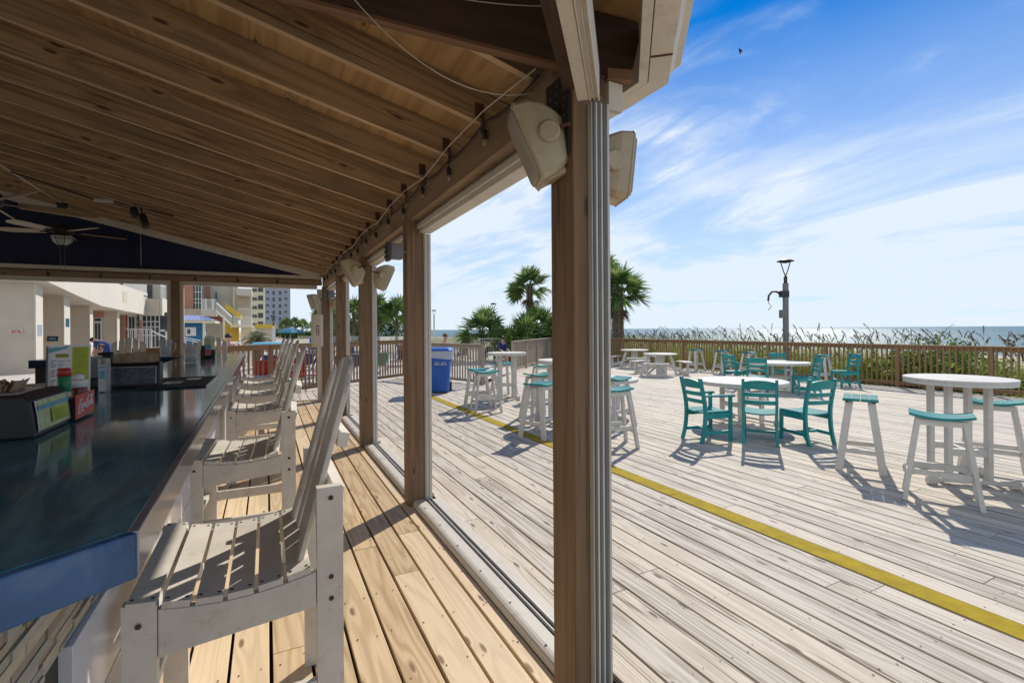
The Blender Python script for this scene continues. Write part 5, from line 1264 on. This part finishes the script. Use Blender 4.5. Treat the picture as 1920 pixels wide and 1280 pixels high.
SIT = dict(pelvis=(0, 0, .50), waist=(0, -.01, .66), chest=(0, -.02, .90), neck=(0, -.03, 1.08), chin=(0, -.05, 1.15), head=(0, -.05, 1.24), top=(0, -.04, 1.33), sL=(.19, -.02, 1.0), eL=(.25, -.08, .74), wL=(.20, -.30, .62), hL=(.18, -.38, .60), fL=(.17, -.46, .58), sR=(-.19, -.02, 1.0), eR=(-.25, -.08, .74), wR=(-.20, -.30, .62), hR=(-.18, -.38, .60), fR=(-.17, -.46, .58), pL=(.10, -.05, .50), kL=(.13, -.45, .52), aL=(.13, -.50, .09), tL=(.13, -.66, .05), pR=(-.10, -.05, .50), kR=(-.13, -.45, .52), aR=(-.13, -.50, .09), tR=(-.13, -.66, .05))
BEND = dict(SIT); BEND.update(pelvis=(0, .05, .80), waist=(0, -.08, .93), chest=(0, -.30, 1.05), neck=(0, -.46, 1.12), chin=(0, -.53, 1.13), head=(0, -.60, 1.15), top=(0, -.68, 1.18), sL=(.19, -.36, 1.06), eL=(.24, -.38, .80), wL=(.18, -.50, .60), hL=(.16, -.53, .53), fL=(.15, -.55, .46), sR=(-.19, -.36, 1.06), eR=(-.24, -.38, .80), wR=(-.18, -.50, .60), hR=(-.16, -.53, .53), fR=(-.15, -.55, .46), pL=(.10, .03, .78), kL=(.12, -.14, .45), aL=(.12, .02, .09), tL=(.12, -.14, .05), pR=(-.10, .03, .78), kR=(-.12, -.14, .45), aR=(-.12, .02, .09), tR=(-.12, -.14, .05))
p = on_y(203, 650, 30.0)
person((p.x, 30.0, -.02), -PI / 2 - .35, 'person in blue shirt bending forwards outside the hotel door', BEND, M['skin'], dict(shirt=M['shirt'], shorts=M['shirt']), M['hair'], 1.12)
p = on_y(427, 640, 20.0)
person((p.x, 20.0, .2), .5, 'bare backed person with pink shoulders sitting behind the bar end', SIT, M['skin2'], dict(shorts=M['shirtdk']), M['hair'], 1.0)
p = on_y(833, 640, 21.0)
person((p.x, 21.0, .12), 1.2, 'sun tanned person in brown cap sitting behind the grey railing above the blue bin', SIT, M['skin'], dict(shorts=M['shirtdk']), M['hair'], 1.0, M['capbrown'])
p = on_y(941, 650, 21.5)
person((p.x, 21.5, POOLZ + .04), .4, 'person in dark blue shirt seated beside the gate gap', SIT, M['skin'], dict(shirt=M['shirt'], shorts=M['shirtdk']), M['hair'], 1.05)
for (x, y, z, lab) in ((-1.62 + .45, 20.3, .2, 'low white bench under the person with pink shoulders'), ):
    pass
def seat_block(loc, label):
    t = thing('stool', label, 'seat', loc); b = MB(); b.bb(-.25, .25, -.2, .2, .36, .41); b.build('seat', M['white'], t, bevel=.01)
    for x in (-.2, .2):
        for y in (-.16, .16): b = MB(); b.bb(x - .025, x + .025, y - .025, y + .025, 0, .36); b.build('leg', M['white'], t)
for px, Y, z, lab in ((427, 20.0, .2, 'white seat under the pink shouldered person'), (833, 21.0, .12, 'white seat under the person in brown cap'), (941, 21.5, POOLZ + .04, 'white seat under the person in dark blue by the gate')):
    seat_block((on_y(px, 640, Y).x, Y, z), lab)

# ================================================================== buildings
def px_box(b, x0, x1, y0, y1, Y, depth, mi=0):
    p = on_y(x0, (y0 + y1) / 2, Y); q = on_y(x1, (y0 + y1) / 2, Y); xm = (x0 + x1) / 2
    za = on_y(xm, y1, Y).z; zb = on_y(xm, y0, Y).z
    b.bb(p.x, q.x, Y, Y + depth, za, zb, 0, mi); return p.x, q.x, za, zb
HT = thing('hotel_building', 'cream hotel wing with fin walls, balconies and glazed terrace doors behind the bar', 'building')
FX = -9.0
fins = [(68, 80, 537, 3.67), (121, 131, 555, 3.46), (169, 174, 575, 3.10), (220, 224, 582, 3.10)]
ys = []
for x0, x1, yt, zt in fins:
    a = on_x(x0, 600, FX).y; c = on_x(x1, 600, FX).y; ys.append((a, c))
    b = MB(); b.bb(-18, FX - .06, a, c, -.2, 6.6); b.build('wall', M['stucco'], HT)
    b = MB(); b.bb(FX - .058, FX + .0, a - .04, c + .04, -.2, 6.6); b.build('fin_edge', M['stuccow'], HT)
pr = [(28.3 - .75, 4.75), (28.3 - .75, 3.9), (ys[1][0], 3.50), (ys[2][0], 3.17), (ys[3][0], 3.06), (47.6, 2.98), (47.6, 4.75)]
b = MB(); b.prism(pr, 3, Matrix(((0, 0, 1, -11.5), (1, 0, 0, 0), (0, 1, 0, 0), (0, 0, 0, 1)))); b.build('fascia', M['stuccow'], HT)
b = MB(); b.bb(-20, -11.6, 28, 60, -.2, 9); b.build('wall', M['cream'], HT)
# glazed front beyond the fins
Yg = 47.9
b = MB(); px_box(b, 224, 320, 585, 655, Yg, .2); g = b.build('window', M['glass'], HT)
b = MB()
for x in (226, 235, 246, 256, 266, 274, 282, 290, 298): px_box(b, x, x + 1.6, 588, 655, Yg - .1, .1)
for y in (588, 602, 612, 628): px_box(b, 226, 300, y, y + 1.5, Yg - .13, .12)
b.build('window_frame', M['wframe'], g)
b = MB(); px_box(b, 239, 255, 590, 655, Yg - .25, .1); d = b.build('door', M['wframe'], HT)
b = MB(); px_box(b, 242, 246.4, 594, 650, Yg - .29, .03); px_box(b, 248, 252.4, 594, 650, Yg - .29, .03); b.build('pane', M['glass'], d)
b = MB(); px_box(b, 176, 190, 595, 655, 40.9, .15); d = b.build('door', M['wframe'], HT); b = MB(); px_box(b, 178, 182, 606, 655, 40.85, .03); px_box(b, 184, 188, 606, 655, 40.85, .03); px_box(b, 177, 189, 597, 602, 40.85, .03); b.build('pane', M['glass'], d)
b = MB(); px_box(b, 174, 193, 577, 594, 41.0, .2); px_box(b, 229, 236, 586, 655, Yg - .35, .3); px_box(b, 261, 265, 586, 655, Yg - .4, .3); b.build('pink_wall', M['pink'], HT)
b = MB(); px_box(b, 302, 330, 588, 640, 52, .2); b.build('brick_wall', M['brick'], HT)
b = MB(); px_box(b, 264, 299.5, 560, 592, 47.0, .2); b.build('wall', M['stucco'], HT)
b = MB(); p = on_y(300, 560, 47.0); b.bb(p.x, p.x + .15, 47.0, 58, 2.95, 4.35); b.bb(FX + .2, p.x, 47.2, 58, 2.95, 3.1); b.build('balcony', M['stuccow'], HT)
# upper railings and rooms
b = MB(); px_box(b, 200, 330, 500, 562, 49.5, .2); b.build('upper_wall', M['mint'], HT)
for q in ((275, 285, 520, 559), (222, 232, 520, 545)): b = MB(); px_box(b, *q, 49.4, .06); b.build('window', M['glass'], HT)
b = MB(); y = 40.5
while y < 47.6: b.bb(FX + .44, FX + .47, y, y + .03, 4.75, 5.7); y += .16
b.bb(FX + .42, FX + .49, 40, 47.6, 5.7, 5.76)
for i in range(26): x = p.x + .02; b.bb(x, x + .03, 47.1 + i * .35, 47.14 + i * .35, 4.35, 5.35)
b.bb(p.x, p.x + .06, 47, 57, 5.35, 5.42); b.build('balcony_railing', M['wframe'], HT)
b = MB(); px_box(b, 261, 264, 500, 600, 46.9, .3); px_box(b, 219, 223, 500, 535, 42, .2); b.build('column', M['stuccow'], HT)
b = MB(); q = on_x(234, 557, FX + .5); b.bb(FX + .5, FX + .52, q.y - .5, q.y + .5, q.z - .35, q.z + .35); b.build('vent_grille', M['stucco'], HT)
b = MB(); px_box(b, 236, 284, 616, 618, 44.5, .06); px_box(b, 283, 285, 616, 655, 44.5, .06)
for x in range(240, 284, 4): px_box(b, x, x + .7, 618, 655, 44.5, .04)
a, c = on_y(284, 620, 44.5), on_y(310, 632, 40); b.bar(a, c, .06, .06); px_box(b, 310, 318, 618, 655, 44, .3); px_box(b, 300, 318, 618, 621, 44, .1); b.build('terrace_railing', M['wframe'], HT)
# wall signs
def sign(label, x0, x1, y0, y1, Y, mat, marks=(), mm='red', name='sign'):
    t = thing(name, label, 'sign', (0, 0, 0)); b = MB(); px_box(b, x0, x1, y0, y1, Y, .03); b.build('board', M[mat], t)
    if marks:
        b = MB()
        for m in marks: px_box(b, *m, Y - .006, .005)
        b.build('print', M[mm], t)
Yf = ys[0][0] - .035
sign('small pale sign with two lines of red writing on the beige wall at far left', 16.5, 43.5, 616.5, 627, Yf, 'cream', [(22, 24, 619.3, 621.2), (24.5, 26, 618.8, 621.2), (26.6, 28.2, 619.3, 621.2), (28.8, 30, 619, 621.2), (31.5, 33.2, 618.8, 621.2), (33.8, 35.2, 619.3, 621.2), (35.8, 38.5, 619.3, 621.2), (20, 22, 622.3, 624.2), (22.5, 24.5, 622.3, 624.2), (25, 26.5, 622.3, 624.2), (28.6, 30.8, 622.3, 624.2), (33, 35, 622.3, 624.2), (35.5, 38, 622.3, 624.2), (38.6, 41.5, 622.3, 624.2)])
Yf = ys[1][0] - .035
sign('dark green plaque with scrolled top on the second beige fin wall', 88, 108.5, 630.5, 639.5, Yf, 'shirtdk', [(92, 104, 633, 634), (91, 106, 635.3, 636.3)], 'skyblue'); 
sign('white notice on the sunlit edge of the first fin wall', 69.5, 79.5, 609, 630, ys[0][0] - .08, 'paper'); 
sign('turquoise plaque on the second sunlit fin edge', 123, 130, 597, 613, ys[1][0] - .08, 'skyblue')

PK = thing('pink_building', 'salmon and pale green hotel block with yellow stairs behind the blue kiosk', 'building')
Y = 64
b = MB(); px_box(b, 330, 362, 480, 579, Y, 4); b.build('pink_wall', M['pink'], PK)
b = MB(); px_box(b, 330, 406, 579, 594, Y - .5, 4); b.build('fascia', M['stucco'], PK)
b = MB(); px_box(b, 377, 406, 581, 592.5, Y - 2.2, 1.7); b.build('balcony', M['stuccow'], PK)
b = MB(); px_box(b, 375, 436, 480, 640, Y + 4.5, 1); px_box(b, 436, 446, 500, 640, Y + 4, 1); b.build('pale_wall', M['mint'], PK)
for q in ((387, 394, 545, 575), (404, 407, 548, 600)): b = MB(); px_box(b, *q, Y + 4.3, .1); b.build('window', M['glass'], PK)
b = MB(); px_box(b, 361, 378, 500, 579, Y + .2, .2); w = b.build('window', M['glass'], PK)
b = MB()
for x in (361, 366, 371.5, 377): px_box(b, x, x + 1, 500, 579, Y + .1, .1)
for yy in (534, 547, 560, 567): px_box(b, 361, 378, yy, yy + 1, Y + .08, .1)
b.build('window_frame', M['wframe'], w)
b = MB(); px_box(b, 386, 393.5, 535, 560, Y + 4.2, .15); b.build('salmon_panel', M['pink'], PK)
b = MB()
px_box(b, 377, 406, 561, 562.4, Y - 2.2, .08)
for x in range(377, 406, 2): px_box(b, x, x + .7, 562, 581, Y - 2.2, .05)
for x in (384.5, 398): px_box(b, x, x + 3.2, 560, 582, Y - 2.25, .1)
# stair rail going down to the right
a, c = on_y(406, 568, Y - 2), on_y(434, 594, Y - 3); a2, c2 = on_y(406, 584, Y - 2), on_y(434, 609, Y - 3)
b.bar(a, c, .1, .12); b.bar(a2, c2, .1, .12)
for i in range(14): f = i / 13; b.bar(a.lerp(c, f), a2.lerp(c2, f), .04, .04, (1, 0, 0))
b.build('stair_railing', M['wframe'], PK)
b = MB(); a, c = on_y(423, 568, Y), on_y(452, 590, Y - 1); a2, c2 = on_y(423, 579, Y), on_y(452, 600, Y - 1)
n = len(b.v); b.rings([[a, a2, a2 + Vector((0, 2, 0)), a + Vector((0, 2, 0))], [c, c2, c2 + Vector((0, 2, 0)), c + Vector((0, 2, 0))]], 0, False); px_box(b, 422, 448, 606, 640, Y, .3); b.build('yellow_stair_wall', M['yellowwall'], PK)
b = MB(); px_box(b, 432, 474, 609, 613.5, Y - 3, 3); px_box(b, 418, 421.5, 593, 640, Y - 3.5, .3); px_box(b, 452, 474, 613.5, 645, Y - 1, 1); b.build('landing', M['paleyellow'], PK)
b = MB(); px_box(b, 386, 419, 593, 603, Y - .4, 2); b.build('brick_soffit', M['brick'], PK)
b = MB(); px_box(b, 437, 473, 594, 595.3, Y - 3.05, .08)
for x in range(437, 473, 2): px_box(b, x, x + .6, 595, 609, Y - 3.05, .05)
b.build('landing_railing', M['wframe'], PK)
b = MB(); px_box(b, 443, 472, 541, 553, Y + 1, 3); px_box(b, 436.5, 440, 541, 578, Y + 2, .3); px_box(b, 469.5, 472, 553, 595, Y + 1, .3); px_box(b, 451, 472, 592, 610, Y + 1.5, 2); b.build('white_balcony', M['stuccow'], PK)
b = MB(); px_box(b, 444, 472, 552, 600, Y + 3.8, .2); b.build('back_wall', M['stucco'], PK)
b = MB(); px_box(b, 445, 470, 578, 579.3, Y + .9, .08)
for x in range(445, 470, 2): px_box(b, x, x + .6, 579, 592, Y + .9, .05)
b.build('balcony_railing', M['wframe'], PK)

t = thing('kiosk', 'bright blue kiosk with blue metal roof and small white window', 'kiosk'); Y = 33
b = MB(); px_box(b, 318, 380, 605, 668, Y, 2); b.build('wall', M['bluewall'], t)
b = MB(); px_box(b, 318, 403, 600.5, 605, Y - .6, 3); b.build('eave_board', M['paleyellow'], t)
b = MB(); xa, xb = on_y(318, 600, Y - .6).x, on_y(403, 600, Y - .6).x; z = on_y(360, 600.5, Y - .6).z + .004
ra = on_y(358, 591.5, Y + .9)
b.poly([(xa, Y - .65, z), (xb + .05, Y - .65, z), (ra.x + .5, Y + .9, ra.z), (xa, Y + .9, ra.z)]); b.poly([(xb + .05, Y - .65, z), (xb + .05, Y + 2.4, z), (ra.x + .5, Y + .9, ra.z)]); b.poly([(xb + .05, Y + 2.4, z), (xa, Y + 2.4, z), (xa, Y + .9, ra.z), (ra.x + .5, Y + .9, ra.z)])
i = 0
while xa + i * .22 < xb: 
    x = xa + i * .22; b.bar((x, Y - .655, z + .012), (min(x, ra.x + .5) if x < ra.x + .5 else ra.x + .5, Y + .9, ra.z + .012), .03, .025); i += 1
b.build('roof', M['bluemetal'], t)
b = MB(); px_box(b, 347.5, 367.5, 613.5, 629.5, Y - .04, .05); w = b.build('window', M['wframe'], t); b = MB(); px_box(b, 351, 357, 617, 626, Y - .05, .02); b.build('pane', M['glass'], w)
b = MB(); px_box(b, 380, 385, 603, 660, Y - .5, .15); b.build('post', M['paleyellow'], t)
b = MB(); a, c = on_y(345, 632, Y - 1.5), on_y(378, 639, Y - 1.5); b.bar(a, c, .05, .05); b.bar(a - UP * .12, c - UP * .12, .05, .05); 
for f in (.1, .5, .95): e = a.lerp(c, f); b.bar(e, (e.x, e.y, -.1), .05, .05, (1, 0, 0))
b.build('ramp_railing', M['wframe'], t)

t = thing('apartment_tower', 'pale yellow apartment tower with square windows beyond the yellow stairs', 'building'); Y = 170
b = MB(); px_box(b, 472, 496, 440, 640, Y, 14); b.build('wall', M['paleyellow'], t)
for i in range(9):
    y = 538 + (i - 2) * 16.2
    for x0, x1 in ((473.5, 477), (478, 481.5), (484, 488.5), (489, 493)):
        b = MB(); px_box(b, x0, x1, y + (3 if x0 < 480 else 0), y + 9, Y - .15, .1); b.build('window', M['dkgrey'], t)
t = thing('apartment_tower', 'blue grey high rise tower standing alone in the distance', 'building'); Y = 240
b = MB(); px_box(b, 495.5, 544, 400, 640, Y, 20); b.build('wall', M['towergrey'], t)
b = MB()
for i in range(11): px_box(b, 533, 546.5, 400 + i * 12.3 + 9, 400 + i * 12.3 + 14, Y - 1, 12)
b.build('balcony', M['stuccow'], t)
for i in range(17):
    y = 545.5 + (i - 11) * 12.3
    for x0, x1, hh in ((499.5, 504, 4.5), (511, 515, 7), (523, 527, 7), (533.5, 538, 4)):
        b = MB(); px_box(b, x0, x1, y, y + hh, Y - 1.2 if x0 > 530 else Y - .2, .1); b.build('window', M['glass'], t)
t = thing('pavilion_roof', 'low building with a bright yellow fascia behind the feather palm', 'building'); Y = 75
b = MB(); px_box(b, 478, 518.5, 607.5, 615, Y, 6); b.build('fascia', M['yellowwall'], t)
b = MB(); px_box(b, 480, 517, 615, 640, Y + .6, 5); b.build('wall', M['stuccow'], t)
# bird
t = thing('bird', 'tiny dark bird gliding high in the blue sky', 'bird', Vector((0, 0, H)) + ray(1387, 96) * 40, .4)
b = MB(); b.rings([[Vector((x, r * math.cos(a), r * math.sin(a) * .8)) for a in [i * PI / 3 for i in range(6)]] for x, r in ((-.3, .01), (-.18, .05), (0, .085), (.16, .06), (.22, .05), (.3, .01))]); b.build('body', M['iron'], t)
for s in (-1, 1): b = MB(); b.poly([(.12, s * .05, .02), (.04, s * .35, .16), (-.06, s * .62, .10), (-.1, s * .3, .10), (-.12, s * .05, .02)]); b.build('wing', M['iron'], t)
t.rotation_euler = (1.2, .9, .4)

# ================================================================== light, sky, camera
EL = rad(38.2); AZ = Vector((.80, .60))
sd = Vector((AZ.x * math.cos(EL), AZ.y * math.cos(EL), math.sin(EL)))
L = bpy.data.lights.new('sun', 'SUN'); L.energy = 3.7; L.angle = rad(.53); L.color = (1., .93, .82)
lo = bpy.data.objects.new('sun', L); COL.objects.link(lo); lo.rotation_euler = sd.to_track_quat('Z', 'Y').to_euler(); lo.location = (20, 15, 20)
W = bpy.data.worlds.new('World'); SC.world = W; W.use_nodes = True; nt = W.node_tree; N = nt.nodes; lk = nt.links
bg = N['Background']; bg.inputs[1].default_value = .10
sky = N.new('ShaderNodeTexSky'); sky.sky_type = 'NISHITA'; sky.sun_disc = False; sky.sun_elevation = EL; sky.sun_rotation = math.atan2(AZ.x, AZ.y); sky.air_density = 1.; sky.dust_density = .0; sky.ozone_density = 3.; sky.altitude = 0
tc = N.new('ShaderNodeTexCoord'); sp = N.new('ShaderNodeSeparateXYZ'); lk.new(tc.outputs['Generated'], sp.inputs[0])
def wm(op, a, b=None):
    n = N.new('ShaderNodeMath'); n.operation = op
    for i, x in enumerate((a, b)):
        if x is None: continue
        if isinstance(x, (int, float)): n.inputs[i].default_value = x
        else: lk.new(x, n.inputs[i])
    return n.outputs[0]
zz = wm('ADD', wm('MAXIMUM', sp.outputs[2], 0.), .13)
cb = N.new('ShaderNodeCombineXYZ'); lk.new(wm('DIVIDE', sp.outputs[0], zz), cb.inputs[0]); lk.new(wm('DIVIDE', sp.outputs[1], zz), cb.inputs[1])
def cl(sc, rot, scale, det, ro, dist, loc):
    mp = N.new('ShaderNodeMapping'); mp.inputs['Scale'].default_value = sc; mp.inputs['Rotation'].default_value = (0, 0, rot); mp.inputs['Location'].default_value = loc; lk.new(cb.outputs[0], mp.inputs[0])
    n = N.new('ShaderNodeTexNoise'); n.inputs['Scale'].default_value = scale; n.inputs['Detail'].default_value = det; n.inputs['Roughness'].default_value = ro; n.inputs['Distortion'].default_value = dist; lk.new(mp.outputs[0], n.inputs[0]); return n.outputs[0]
def sm(f, a, b):
    n = N.new('ShaderNodeMapRange'); n.interpolation_type = 'SMOOTHSTEP'; n.inputs[1].default_value = a; n.inputs[2].default_value = b; lk.new(f, n.inputs[0]); return n.outputs[0]
c1 = cl((1., .52, 1), .5, 1.15, 8, .62, .6, (1.2, 6.4, 0)); c2 = cl((2.2, .35, 1), -.75, 2.6, 6, .6, .8, (0, 5, 0)); c3 = cl((1, 1, 1), 0, .55, 2, .5, 0, (9.5, 2.2, 0))
wisp = wm('MULTIPLY', sm(c1, .47, .68), wm('ADD', .2, wm('MULTIPLY', sm(c2, .38, .66), .85)))
wisp = wm('MULTIPLY', wm('MULTIPLY', wisp, sm(c3, .36, .54)), wm('SUBTRACT', 1., wm('MULTIPLY', sm(sp.outputs[2], .30, .50), .35)))
low = wm('POWER', wm('SUBTRACT', 1., wm('MINIMUM', wm('MAXIMUM', wm('MULTIPLY', sp.outputs[2], 1.95), 0.), 1.)), .92)
veil = wm('MULTIPLY', low, wm('ADD', .80, wm('MULTIPLY', sm(c1, .32, .62), .22)))
dt = wm('ADD', wm('MULTIPLY', sp.outputs[0], -.84), wm('MULTIPLY', sp.outputs[1], -.54))
fill_bank = wm('MULTIPLY', sm(dt, .0, .55), .85)  # unseen cloud added behind and left of the camera as neutral fill light
band = wm('MULTIPLY', wm('SUBTRACT', 1., sm(sp.outputs[2], .17, .36)), wm('ADD', .05, wm('MULTIPLY', sm(c1, .36, .62), .45)))
cov = wm('MINIMUM', wm('ADD', wm('ADD', wm('ADD', wisp, band), fill_bank), wm('MULTIPLY', veil, 1.05)), .97)
hs = N.new('ShaderNodeHueSaturation'); hs.inputs['Saturation'].default_value = 1.5; hs.inputs['Value'].default_value = .82; tn = N.new('ShaderNodeMix'); tn.data_type = 'RGBA'; tn.blend_type = 'MULTIPLY'; tn.inputs[0].default_value = 1; tn.inputs[7].default_value = (.36, .78, 1.18, 1); lk.new(sky.outputs[0], tn.inputs[6]); lk.new(tn.outputs[2], hs.inputs['Color'])
mx = N.new('ShaderNodeMix'); mx.data_type = 'RGBA'; lk.new(cov, mx.inputs[0]); lk.new(hs.outputs[0], mx.inputs[6]); mx.inputs[7].default_value = (6.4, 7.1, 7.9, 1)
lk.new(mx.outputs[2], bg.inputs[0])
vs = SC.view_settings; vs.view_transform = 'Standard'; vs.look = 'None'; vs.gamma = 1; vs.use_curve_mapping = False; vs.exposure = .34
cd = bpy.data.cameras.new('camera'); cam = bpy.data.objects.new('camera', cd); COL.objects.link(cam); SC.camera = cam
cd.sensor_width = 36; cd.lens = F / 1920 * 36; cd.shift_y = -(640 - CY) / 1920; cd.clip_start = .05; cd.clip_end = 60000
m = Matrix((CR, CU, -FW)).transposed().to_4x4(); m.translation = (0, 0, H); cam.matrix_world = m
SC.render.engine = 'CYCLES'; SC.cycles.use_denoising = True; SC.cycles.max_bounces = 8; SC.cycles.diffuse_bounces = 5; SC.cycles.transparent_max_bounces = 12; SC.cycles.sample_clamp_indirect = 8
